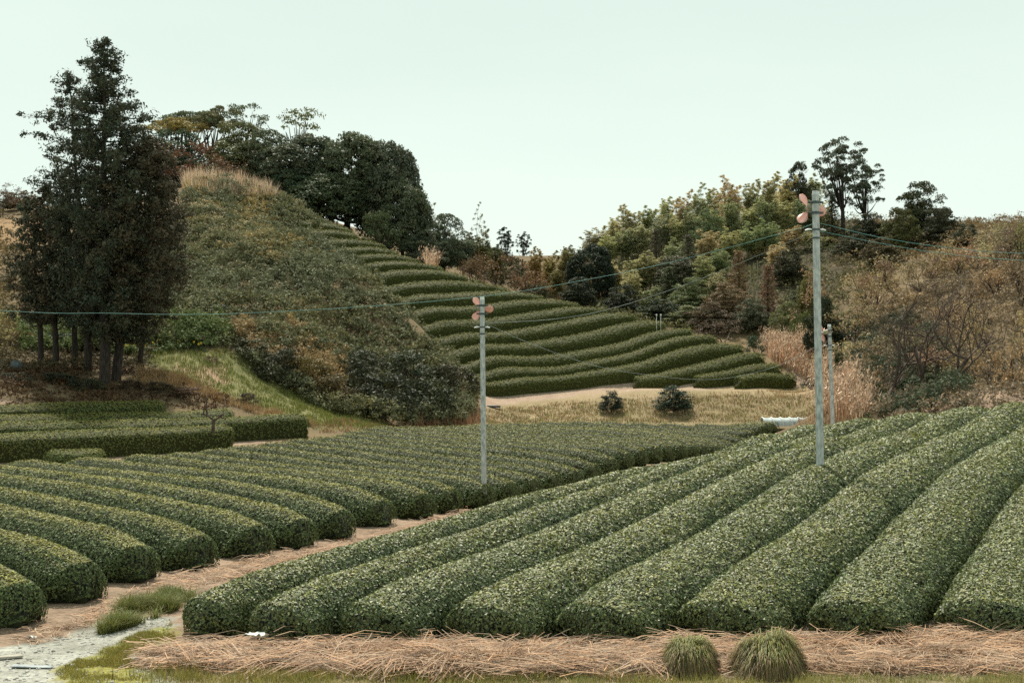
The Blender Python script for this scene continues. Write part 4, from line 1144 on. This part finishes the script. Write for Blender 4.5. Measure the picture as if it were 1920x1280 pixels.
# pampas
def pampas(poly, y0, y1, n, h, label, seed):
    r = np.random.RandomState(seed)
    b0 = scatter(poly, y0, y1, n, r)
    V, Fc, C_ = blades(b0, h, .05, r, lean=.45, segs=2, droop=.6)
    k = 6
    tips = V.reshape(len(b0), k, 3)[:, 4:6].mean(1)
    pl = r.rand(len(b0)) < .4
    tp = tips[pl]
    off = np.repeat(tp, 5, 0) + r.randn(len(tp) * 5, 3) * np.array([.08, .08, .14])
    V2, F2, C2 = leaves(off, r.randn(len(off), 3), .24, .06, tri=True, r=r, T=np.repeat(np.array([[.3, 0, 1.]]), len(off), 0) + r.randn(len(off), 3) * .3)
    return stuff("pampas_grass", [(V, Fc, C_, 0), (V2, F2, C2, 0)], [M_STRAW], label, (.60, .47, .35))
pampas([(1425, 640), (1470, 640), (1540, 660), (1595, 715), (1628, 768), (1625, 800), (1545, 785), (1525, 720), (1470, 690), (1440, 670)], 64, 110, 4800, 1.45, "tall pinkish dry pampas grass beside the near fan pole", 31)
pampas([(795, 490), (850, 490), (862, 510), (800, 508)], 108, 125, 260, 1.6, "small patch of pampas grass at the upper hedge ends", 32)
grass([(780, 780), (900, 770), (900, 800), (780, 806)], 78, 92, 900, .6, .035, (.25, .17, .11), "reddish dry grass under the dark bushes", "rusty_grass", 33)

# foreground straw: heaps of long stalks thrown along the hedge ends
def straw(n_b, per, poly, y0, y1, seed, label, ln=.75, wd=.012, hz=.12):
    r = np.random.RandomState(seed)
    b0 = scatter(poly, y0, y1, n_b, r)
    hp = fbm(b0[:, 0] * 1.25 + seed, b0[:, 1] * 1.6, 2)
    if hz > .08: k_ = hp + .2 * r.rand(len(b0)) > .5; b0 = b0[k_]; hp = hp[k_]
    b0[:, 2] += hz * 1.7 * np.clip(hp - .36, 0, 1) * (.35 + .65 * r.rand(len(b0)))
    n = len(b0) * per
    ang = np.where(r.rand(len(b0)) < .6, .3 + r.randn(len(b0)) * .5, r.rand(len(b0)) * 6.28)
    A = np.repeat(ang, per) + r.randn(n) * .25
    base = np.repeat(b0, per, 0) + r.randn(n, 3) * np.array([.12, .07, .05])
    d = np.stack([np.cos(A), np.sin(A), np.zeros(n)], 1); s_ = np.stack([-np.sin(A), np.cos(A), np.zeros(n)], 1)
    Ln = ln * (.45 + .9 * r.rand(n, 1)); pit = np.repeat(r.randn(len(b0), 1) * .2, per, 0) + r.randn(n, 1) * .07
    rows = []
    segs = 3
    arch = .10 * Ln * np.repeat(.2 + 1.3 * r.rand(len(b0), 1), per, 0); bend = (np.repeat(r.randn(len(b0), 1), per, 0) * .16 + r.randn(n, 1) * .07) * Ln
    for i in range(segs + 1):
        f = i / segs
        p = base + d * Ln * (f - .5) + s_ * bend * (4 * f * (1 - f)) + np.concatenate([np.zeros((n, 2)), arch * 4 * f * (1 - f) + pit * Ln * (f - .5)], 1)
        gzv = GZ(p[:, 0], p[:, 1]); p[:, 2] = np.maximum(p[:, 2], gzv + .012)
        w_ = wd * (1 - .5 * f); rows += [p - s_ * w_ / 2 , p + s_ * w_ / 2 + np.array([0, 0, wd * .35])]
    V = np.stack(rows, 1); k = V.shape[1]
    fi = np.arange(n)[:, None, None] * k + np.array([[2 * i, 2 * i + 1, 2 * i + 3, 2 * i + 2] for i in range(segs)])[None]
    C_ = np.repeat(np.stack([r.rand(n), r.rand(n), r.rand(n)], 1), k, 0)
    return stuff("dry_straw", [(V.reshape(-1, 3), fi.reshape(-1, 4), C_, 0)], [M_STRAW], label, (.41, .31, .22))
straw(1080, 22, [(270, 1234), (400, 1220), (770, 1204), (780, 1222), (980, 1204), (990, 1222), (1210, 1200), (1220, 1214), (1460, 1196), (1470, 1210), (1720, 1196), (2000, 1208), (2350, 1200), (2350, 1262), (1500, 1262), (900, 1270), (400, 1255), (275, 1248)], 19.9, 23.2, 41, "thrown heaps of dry straw along the front hedge ends")
straw(260, 26, [(380, 1232), (1230, 1222), (1230, 1258), (700, 1268), (420, 1255)], 20.0, 22.4, 42, "upper layer of paler straw on the front heaps", ln=.85, hz=.2)
straw(420, 10, [(10, 1200), (120, 1170), (240, 1110), (330, 1080), (640, 1020), (880, 958), (890, 966), (660, 1035), (420, 1090), (350, 1105), (180, 1170), (60, 1215)], 22, 44, 43, "dry mulch strewn along the path between the fields", ln=.32, wd=.012, hz=.05)
# green grass
grass([(170, 1180), (240, 1140), (330, 1112), (372, 1122), (320, 1150), (240, 1178), (190, 1192)], 22.2, 26.5, 9000, .24, .013, (.14, .17, .055), "thick green grass ridge at the path corner", "grass_ridge", 51, segs=2, lean=.9)
grass([(100, 1262), (150, 1235), (320, 1160), (330, 1200), (240, 1232), (300, 1275), (120, 1275)], 19.5, 24.5, 9000, .05, .009, (.22, .22, .06), "low yellow-green grass down the middle of the track", "track_grass", 52)
grass([(130, 1262), (330, 1262), (420, 1270), (900, 1262), (1300, 1272), (2000, 1268), (2000, 1300), (130, 1300)], 18.9, 20.6, 7000, .10, .010, (.23, .25, .09), "green grass along the bottom verge", "verge_grass", 53)
grass([(270, 1240), (420, 1255), (700, 1268), (1230, 1262), (1230, 1280), (300, 1280)], 19.2, 21, 2200, .12, .009, (.2, .2, .06), "stray green blades among the front straw", "stray_grass", 54)

# loose stones on the track
r3 = np.random.RandomState(77)
pb = scatter([(-100, 1235), (0, 1222), (130, 1190), (310, 1140), (330, 1195), (255, 1240), (330, 1278), (-100, 1300)], 19.0, 24.5, 1500, r3)
oct_ = np.array([[1, 0, 0], [-1, 0, 0], [0, 1, 0], [0, -1, 0], [0, 0, .7], [0, 0, -.5]], float)
of_ = np.array([[0, 2, 4], [2, 1, 4], [1, 3, 4], [3, 0, 4], [2, 0, 5], [1, 2, 5], [3, 1, 5], [0, 3, 5]])
sz = (.008 + .03 * r3.rand(len(pb)) ** 3)[:, None, None]
PV = pb[:, None] + oct_[None] * sz * (.7 + .6 * r3.rand(len(pb), 6, 1))
o = obj("gravel", mesh_from("gravel", [(PV.reshape(-1, 3), (np.arange(len(pb))[:, None, None] * 6 + of_[None]).reshape(-1, 3), None, 0)], [noise_mat("gravel_stone", (.2, .19, .17), (.55, .54, .5), 3)]))
tag(o, "loose grey stones scattered on the track", "gravel", None, "stuff")

# sedge tussocks
def tussock(u, v, Y, R, H, label, seed):
    """a tall cushion of sedge: blades grow all over the mound, arch out and hang down its sides"""
    r = np.random.RandomState(seed)
    x, y, _ = P(u, v, Y); z = float(GZ(x, y)[0])
    root = empty("sedge_tussock", (x, y, z)); tag(root, label, "grass tuft", "sedge tussocks in the straw")
    n = 9000
    d = unit(np.concatenate([r.randn(n, 2), np.abs(r.randn(n, 1)) * .8], 1))
    lump_ = 1 + .10 * np.sin(d[:, :1] * 5 + seed) + .10 * np.cos(d[:, 1:2] * 6 + seed) + .16 * np.cos(np.arctan2(d[:, 1], d[:, 0]) * 2 + seed)[:, None] * (1 - d[:, 2:])
    base = d * lump_ * np.array([R * .7, R * .7, H * .74]) * (.8 + .26 * r.rand(n, 1))
    hd = unit(np.concatenate([d[:, :2] + r.randn(n, 2) * .3, np.zeros((n, 1))], 1))
    Ln = R * (.3 + .75 * r.rand(n, 1)); rows = []; side = np.stack([-hd[:, 1], hd[:, 0], np.zeros(n)], 1)
    rise = (.25 + .55 * np.clip(d[:, 2:], 0, 1) + .35 * np.clip(d[:, 2:] - .75, 0, 1) * 4) * (.5 + .9 * r.rand(n, 1))
    for i in range(4):
        f = i / 3
        p = base + hd * Ln * (.55 * f - .12 * f * f) + np.array([0, 0, 1.]) * Ln * (rise * f - (.55 + rise) * f * f)
        p[:, 2] = np.maximum(p[:, 2], .01); w_ = .010 * (1 - .8 * f)
        rows += [p - side * w_ / 2, p + side * w_ / 2]
    V = np.stack(rows, 1); Fc = (np.arange(n)[:, None, None] * 8 + np.array([[0, 1, 3, 2], [2, 3, 5, 4], [4, 5, 7, 6]])[None])
    C_ = np.repeat(np.stack([r.rand(n), r.rand(n), r.rand(n)], 1), 8, 0); V = V.reshape(-1, 3)
    hi = d[:, 2] + .22 * r.randn(n) > .66
    for nm_, msk, cc in (("green_blades", hi, (.15, .18, .06)), ("dead_blades", ~hi, (.16, .135, .075))):
        o = obj(nm_, mesh_from(nm_, [(V, Fc[msk].reshape(-1, 4), C_, 0)], [M_GRASS]), root, cc); o["kind"] = "stuff"
    th = np.linspace(0, 2 * np.pi, 14, endpoint=False); ph = np.linspace(0, np.pi / 2, 6)
    TT, PP = np.meshgrid(th, ph)
    Vc = np.stack([np.cos(TT) * np.cos(PP) * R, np.sin(TT) * np.cos(PP) * R, np.sin(PP) * H], -1).reshape(-1, 3) * .66
    ii = np.arange(6 * 14).reshape(6, 14)
    Fq = np.stack([ii[:-1], np.roll(ii, -1, 1)[:-1], np.roll(ii, -1, 1)[1:], ii[1:]], -1).reshape(-1, 4)
    obj("root_mound", mesh_from("root_mound", [(Vc, Fq, None, 0)], [M_MOUND]), root)
M_MOUND = noise_mat("sedge_mound", (.03, .025, .014), (.08, .065, .03), 14)
tussock(1293, 1252, 20.3, .46, .62, "smaller round green sedge tussock in the straw, left of the pair", 61)
tussock(1443, 1254, 20.25, .57, .64, "larger twin-topped green sedge tussock in the straw", 62)

# daffodils
def daffodils(u, v, Y, n, wpx, label, seed):
    r = np.random.RandomState(seed)
    x, y, _ = P(u, v, Y); z = float(GZ(x, y)[0]); W_ = wpx / F * Y
    root = empty("daffodil_clump", (x, y, z)); tag(root, label, "flowers", "daffodil clumps on the slope")
    b0 = np.stack([(r.rand(n * 14) - .5) * W_, r.randn(n * 14) * .2, np.zeros(n * 14)], 1)
    b0[:, 2] = GZ(b0[:, 0] + x, b0[:, 1] + y) - z
    V, Fc, C_ = blades(b0, .38, .04, r, lean=.4)
    obj("leaves", mesh_from("leaves", [(V, Fc, C_, 0)], [M_GRASS]), root, (.05, .085, .05))["kind"] = "stuff"
    for i in range(n):
        q = b0[r.randint(len(b0))] + np.array([0, -.1, .38 + .1 * r.rand()])
        th = np.linspace(0, 2 * np.pi, 12, endpoint=False); rr = np.where(np.arange(12) % 2, .09, .045)
        Vp = np.stack([rr * np.cos(th), -.015 * np.ones(12) + .02 * (np.arange(12) % 2), rr * np.sin(th)], 1) + q
        Vp = np.concatenate([Vp, [q + np.array([0, -.05, 0])]])
        Fp = np.array([[j, (j + 1) % 12, 12] for j in range(12)])
        obj("flower", mesh_from("flower", [(Vp, Fp, None, 0)], [M_PETAL]), root)
daffodils(258, 664, 79.5, 6, 70, "daffodil clump right of the thick cedar trunks", 71)
daffodils(318, 658, 80.8, 9, 50, "daffodil clump with the most flowers, in front of the green bush", 72)
daffodils(362, 660, 80.9, 6, 50, "daffodil clump at the right in front of the dark bush", 73)

# pruned bare tree in front of the tea block
x, y, _ = P(397, 838, 62.2); z = float(ground(x, y)[0])
def Q(u, v): return np.array([(u - 397) / F * 62.2, .02 * (u % 7), (838 - v) / F * 62.2])
root = empty("pruned_tree", (x, y, z)); tag(root, "small hard-pruned bare tree in front of the boxy tea hedge", "tree")
obj("trunk", mesh_from("trunk", tubes([(resample([Q(397, 842), Q(399, 815), Q(400, 790), Q(401, 779)], .15)[0], .075)], 7, cap=True), [M_TWIG]), root)
for pts, ra in [([(401, 782), (392, 775), (386, 771), (377, 770)], .07), ([(388, 772), (387, 762), (387, 750), (386, 737)], .055), ([(401, 782), (408, 778), (414, 772), (420, 770)], .07),
                ([(418, 771), (420, 758), (420, 745), (414, 730)], .018), ([(396, 838), (388, 822), (382, 805), (366, 790), (348, 775)], .022), ([(380, 771), (382, 764), (379, 760)], .05), ([(413, 774), (417, 778), (423, 778)], .05)]:
    q = resample([Q(*p) for p in pts], .12)[0]
    obj("branch", mesh_from("branch", tubes([(q, np.linspace(ra * .75, ra * .5, len(q)))], 6, cap=True), [M_TWIG]), root)

# dark boulder-like bag and white scraps left
def lump(name, u, v, Y, s, mat, label, cat, seed, zadd=0):
    r = np.random.RandomState(seed)
    x, y, _ = P(u, v, Y); z = float(GZ(x, y)[0]) + zadd
    th = np.linspace(0, 2 * np.pi, 12, endpoint=False); ph = np.linspace(-np.pi / 2, np.pi / 2, 7)
    TT, PP = np.meshgrid(th, ph)
    V = np.stack([np.cos(TT) * np.cos(PP), np.sin(TT) * np.cos(PP), np.sin(PP)], -1).reshape(-1, 3)
    V = np.sign(V) * np.abs(V) ** .75
    V = V * (1 + .12 * r.randn(len(V), 1)) * np.array(s) / 2 + np.array([0, 0, s[2] * .42])
    ii = np.arange(7 * 12).reshape(7, 12)
    Fq = np.stack([ii[:-1], np.roll(ii, -1, 1)[:-1], np.roll(ii, -1, 1)[1:], ii[1:]], -1).reshape(-1, 4)
    o = obj(name, mesh_from(name, [(V, Fq, None, 0)], [mat])); o.location = (x, y, z)
    tag(o, label, cat); return o
lump("dark_sack", 31, 678, 72.5, (.62, .5, .62), M_STEEL, "dark lumpy sack lying on the bank left of the cedars", "sack", 81)
lump("white_scrap", 10, 711, 70.5, (.22, .16, .13), M_WHITE, "larger white scrap on the bank at the left edge", "scrap", 82)
lump("white_scrap", 28, 708, 70.5, (.14, .12, .1), M_WHITE, "smaller white scrap on the bank below the dark sack", "scrap", 83)

def sheet(name, u, v, Y, w, d, h, mat, label, cat, seed, rz=0):
    """crumpled sheet lying on the ground, with thickness"""
    r = np.random.RandomState(seed); nx, ny = 7, 4
    X, Yg = np.meshgrid(np.linspace(-w / 2, w / 2, nx), np.linspace(-d / 2, d / 2, ny))
    X = X * (1 + .15 * r.randn(ny, nx)); Zt = .02 + h * r.rand(ny, nx)
    x, y, _ = P(u, v, Y); z = float(GZ(x, y)[0])
    top = np.stack([X, Yg, Zt], -1).reshape(-1, 3); bot = top - np.array([0, 0, .012])
    ii = np.arange(ny * nx).reshape(ny, nx)
    Fq = np.stack([ii[:-1, :-1], ii[:-1, 1:], ii[1:, 1:], ii[1:, :-1]], -1).reshape(-1, 4)
    ed = np.concatenate([ii[0], ii[1:, -1], ii[-1, -2::-1], ii[-2:0:-1, 0]]); n_ = len(top)
    Fs = np.stack([ed, np.roll(ed, -1), np.roll(ed, -1) + n_, ed + n_], 1)
    o = obj(name, mesh_from(name, [(np.concatenate([top, bot]), np.concatenate([Fq, Fq[:, ::-1] + n_, Fs]), None, 0)], [mat])); o.location = (x, y, z + .03); o.rotation_euler = (0, 0, rz)
    tag(o, label, cat); return o
sheet("plastic_scrap", 481, 1221, 21.8, .26, .1, .06, M_WHITE, "crumpled white plastic scrap on the front straw", "scrap", 91).location.z += .16
sheet("plastic_scrap", 658, 1020, 33.0, .24, .2, .08, M_WHITE, "small white plastic scrap beside the long mulch path", "scrap", 92)
sheet("plastic_scrap", 62, 1204, 22.4, .1, .1, .05, M_WHITE, "tiny white scrap on the mulch at the lower left", "scrap", 93)
def flat(name, u, v, Y, s, rz, mat, label, cat, n=1):
    x, y, _ = P(u, v, Y); z = float(GZ(x, y)[0])
    V, Fq = box((0, 0, s[2] / 2), s)
    o = obj(name, mesh_from(name, [(V, Fq, None, 0)], [mat])); o.location = (x, y, z + .02); o.rotation_euler = (.01, .02, rz)
    bm = o.modifiers.new("edge", 'BEVEL'); bm.width = .006; bm.segments = 1
    tag(o, label, cat); return o
flat("wooden_board", 10, 1236, 21.1, (.5, .11, .025), .5, M_BOARD, "weathered wooden board lying at the lower left edge", "board")
flat("metal_plate", 60, 1250, 20.6, (.6, .13, .015), -.05, M_PLATE, "grey metal plate lying flat on the track", "plate")
flat("wooden_board", 925, 762, 91.5, (.9, .3, .12), .1, M_STEEL, "dark board edging the straw strip right of the middle pole", "board")
# thin dead stalk at the bottom
x, y, _ = P(210, 1278, 19.8); z = float(GZ(x, y)[0])
o = obj("dead_stalk", mesh_from("dead_stalk", tubes([(np.array([[0, 0, -.03], [.01, 0, .12], [.015, 0, .24]]), [.006, .005, .003])], 5, cap=True), [M_TWIG])); o.location = (x, y, z)
tag(o, "single dead stalk standing in the bottom verge grass", "stalk")

# low plastic tunnel behind the field
x, y, _ = P(1500, 790, 86.5); 
root = empty("row_tunnel", (x, y, float(ground(x, y)[0]))); tag(root, "low white ribbed plastic tunnel at the back edge of the field", "tunnel")
Lt, Rt = 4.6, .5
th = np.linspace(0, np.pi, 11); sx = np.linspace(-Lt / 2, Lt / 2, 25)
TT, SX = np.meshgrid(th, sx); sag = 1 - .04 * np.abs(np.sin(SX / .55 * np.pi))
V = np.stack([SX, np.cos(TT) * Rt * sag, np.sin(TT) * Rt * sag + .25], -1).reshape(-1, 3)
ii = np.arange(25 * 11).reshape(25, 11)
Fq = np.stack([ii[:-1, :-1], ii[:-1, 1:], ii[1:, 1:], ii[1:, :-1]], -1).reshape(-1, 4)
obj("film", mesh_from("film", [(V, Fq, None, 0)], [M_FILM]), root, smooth=True)
hoop = mesh_from("hoop", tubes([(np.stack([.12 * np.linspace(-1, 1, 11), np.cos(th) * Rt * 1.03, np.sin(th) * Rt * 1.03 + .25], 1), .035)], 5), [M_WHITE])
for s_ in np.arange(-Lt / 2, Lt / 2 + .1, .55):
    obj("hoop", hoop, root).location = (s_, 0, 0)

# white marker posts at the hedge ends
for i, (u, v) in enumerate([(1231, 592), (1239, 592)]):
    Y = 105.5; x, y, zt = P(u, v, Y); zg = float(ground(x, y)[0])
    V, Fq = box((0, 0, 0), (.03, .03, max(.4, zt - zg + .1))); V2, F2 = box((0, 0, max(.4, zt - zg + .1) / 2), (.10, .10, .16))
    o = obj("marker_post", mesh_from("marker_post", [(V, Fq, None, 0), (V2, F2, None, 0)], [M_WHITE])); o.location = (x, y, (zt + zg) / 2)
    tag(o, ["white marker post at the hedge ends, left of two", "white marker post at the hedge ends, right of two"][i], "post", "white marker posts")

# ------------------------------------------------------------------ fan poles
def blade_mesh(R):
    """paddle blade along +x, twisted, 2 cm thick at the root"""
    n = 9; f = np.linspace(0, 1, n)
    xr = R * (.16 + .84 * f)
    wd = R * np.array([.10, .20, .34, .48, .58, .62, .58, .44, .18])
    tw = np.radians(38 - 16 * f)
    rows_t = []; rows_b = []
    for i in range(n):
        for sgn_ in (-1, -.33, .33, 1):
            o_ = sgn_ * wd[i] / 2; cam_ = .05 * R * (1 - sgn_ ** 2)
            rows_t.append((xr[i], o_ * math.cos(tw[i]) + .03 * R * f[i], o_ * math.sin(tw[i]) + cam_))
    T_ = np.array(rows_t); B_ = T_ - np.array([0, 0, .012])
    ii = np.arange(n * 4).reshape(n, 4)
    Fq = np.stack([ii[:-1, :-1], ii[1:, :-1], ii[1:, 1:], ii[:-1, 1:]], -1).reshape(-1, 4)
    ed = np.concatenate([ii[0], ii[1:, -1], ii[-1, -2::-1], ii[-2:0:-1, 0]]); m_ = len(T_)
    Fs = np.stack([ed, np.roll(ed, -1), np.roll(ed, -1) + m_, ed + m_], 1)
    return np.concatenate([T_, B_]), np.concatenate([Fq, Fq[:, ::-1] + m_, Fs])

def cyl(r0, r1, z0, z1, n=14):
    return tubes([(np.array([[0, 0, z0], [0, 0, z1]]), [r0, r1])], n, cap=True)

def fan_pole(u, vt, ub, Y, rad, rz, tilt, spin, label, cap_white, R=.44, back=.30):
    x, y, zt = P(ub, vt, Y); zg = float(ground(x, y)[0]); h = zt - zg
    leanx = (u - ub) / F * Y
    root = empty("fan_pole", (x, y, zg)); tag(root, label, "fan pole", "frost fan poles in the tea fields")
    zz = np.linspace(-.3, h, 8)
    obj("pole", mesh_from("pole", tubes([(np.stack([leanx * np.clip(zz, 0, h) / h, 0 * zz, zz], 1), np.linspace(rad * 1.06, rad * .94, 8))], 16, cap=True), [M_CONC]), root, smooth=False)
    capo = obj("cap", mesh_from("cap", cyl(rad * .98, rad * .8, 0, .1), [M_WHITE if cap_white else M_GALV]), root); capo.location = (leanx, 0, h + .002)
    cm = []
    cm += [(q[0], q[1], None, 0) for q in [(lambda t: (t[0], t[1]))(w_) for w_ in cyl(rad * 1.18, rad * 1.18, -.03, .03)]]
    V, Fq = box((0, 0, 0), (rad * 4.3, .05, .05)); cm.append((V, Fq, None, 0))
    V, Fq = box((0, back * .5, 0), (.06, back, .05)); cm.append((V, Fq, None, 0))
    clamp = mesh_from("clamp", cm, [M_STEEL])
    for dz in (-.17, -.42):
        c_ = obj("clamp", clamp, root); c_.location = (leanx, 0, h + dz); c_.rotation_euler = (0, 0, rz)
    # fan head
    ax = Vector((0, math.cos(tilt), -math.sin(tilt))); rotq = ax.to_track_quat('Z', 'Y')
    head = obj("fan_motor", mesh_from("fan_motor", cyl(.10, .10, -.16, .14) + cyl(.115, .115, -.06, .04), [M_MOTOR]), root)
    ca, sa = math.cos(rz), math.sin(rz)
    hx, hy = -sa * back * 1.15, ca * back * 1.15
    head.location = (leanx + hx, hy, h - .24)
    from mathutils import Euler, Quaternion
    q_ = Quaternion((0, 0, 1), rz) @ rotq
    head.rotation_mode = 'QUATERNION'; head.rotation_quaternion = q_
    hub = obj("hub", mesh_from("hub", cyl(.075, .045, .141, .24), [M_GALV]), head)
    Vb, Fb = blade_mesh(R); bm_ = mesh_from("blade", [(Vb, Fb, None, 0)], [M_BLADE])
    rivet = mesh_from("rivet", cyl(.018, .018, -.02, .02, 6), [M_WHITE])
    for i in range(3):
        b_ = obj("blade", bm_, head, smooth=True); b_.location = (0, 0, .19); b_.rotation_euler = (0, 0, spin + i * 2 * math.pi / 3)
        rv = obj("rivet", rivet, b_); rv.location = (R * .42, .0, .03)
    # cable band with brackets
    band = mesh_from("cable_band", cyl(rad * 1.12, rad * 1.12, -.02, .02), [M_STEEL])
    for dz in (-.82, -1.02):
        obj("cable_band", band, root).location = (leanx * (h + dz) / h, 0, h + dz)
    ins = mesh_from("insulator", tubes([(np.array([[0, 0, 0], [.08, 0, 0], [.16, 0, -.02]]), [.018, .028, .016])], 7, cap=True), [M_WHITE])
    for sgn_ in (0, math.pi):
        o_ = obj("insulator", ins, root); o_.location = (leanx + math.cos(sgn_) * rad, 0, h - .82); o_.rotation_euler = (0, 0, sgn_)
    stp = mesh_from("step_bolt", tubes([(np.array([[0, 0, 0], [.22, 0, 0]]), .009)], 5, cap=True), [M_STEEL])
    return root
fan_pole(1529, 366, 1539, 34.0, .089, .10, .28, 3.25, "nearest and tallest concrete fan pole, rising from the right field hedges", False, R=.43)
fan_pole(904, 562, 908, 42.9, .078, .12, .10, 3.14, "middle concrete fan pole with white cap, rising from the left field", True, R=.40)
fan_pole(1555, 612, 1563, 62.0, .085, 1.25, .1, .75, "farthest and shortest fan pole, just right of the nearest one", True, R=.43, back=.08)

def wire(name, pts, rad, mat, label):
    q = resample([P(*p) for p in pts], .35)[0]
    o = obj(name, mesh_from(name, tubes([(q, rad)], 5, cap=True), [mat]))
    tag(o, label, "cable", "cables strung between the fan poles")
wire("power_cable", [(1524, 420, 33.95), (1500, 428, 34.1), (1273, 488, 36.6), (1080, 528, 37.6), (900, 556, 38.8), (647, 577, 40.5), (390, 589, 43), (200, 587, 44.5), (0, 582, 46), (-600, 540, 52)], .0065, M_WIRE,
     "long teal cable sagging from the nearest pole to the left edge")
wire("power_cable", [(1526, 434, 33.95), (1400, 488, 36.5), (1273, 538, 37.8), (1140, 580, 39), (1040, 598, 40.6), (912, 606, 42.8)], .006, M_WIRE2, "grey-green cable from the nearest pole down to the middle pole")
wire("power_cable", [(1535, 418, 33.95), (1560, 424, 34.1), (1650, 445, 36.4), (1760, 462, 37.4), (1920, 475, 38.7), (2300, 480, 42)], .006, M_WIRE, "upper teal cable running from the nearest pole to the right edge")
wire("power_cable", [(1535, 433, 33.95), (1570, 440, 34.2), (1650, 456, 36.4), (1760, 474, 37.4), (1920, 488, 38.7), (2300, 500, 42)], .006, M_WIRE, "lower teal cable running from the nearest pole to the right edge")
wire("power_cable", [(912, 607, 42.9), (985, 640, 45), (1100, 681, 49), (1187, 699, 52), (1300, 711, 55), (1380, 706, 57.5), (1467, 682, 60), (1552, 638, 61.95)], .007, M_WIRE2, "thin grey cable sagging across the hillside hedges to the farthest pole")

print("TRIS hedges", T_HEDGE, "trees", T_TREES - T_HEDGE, "total", TRIS)
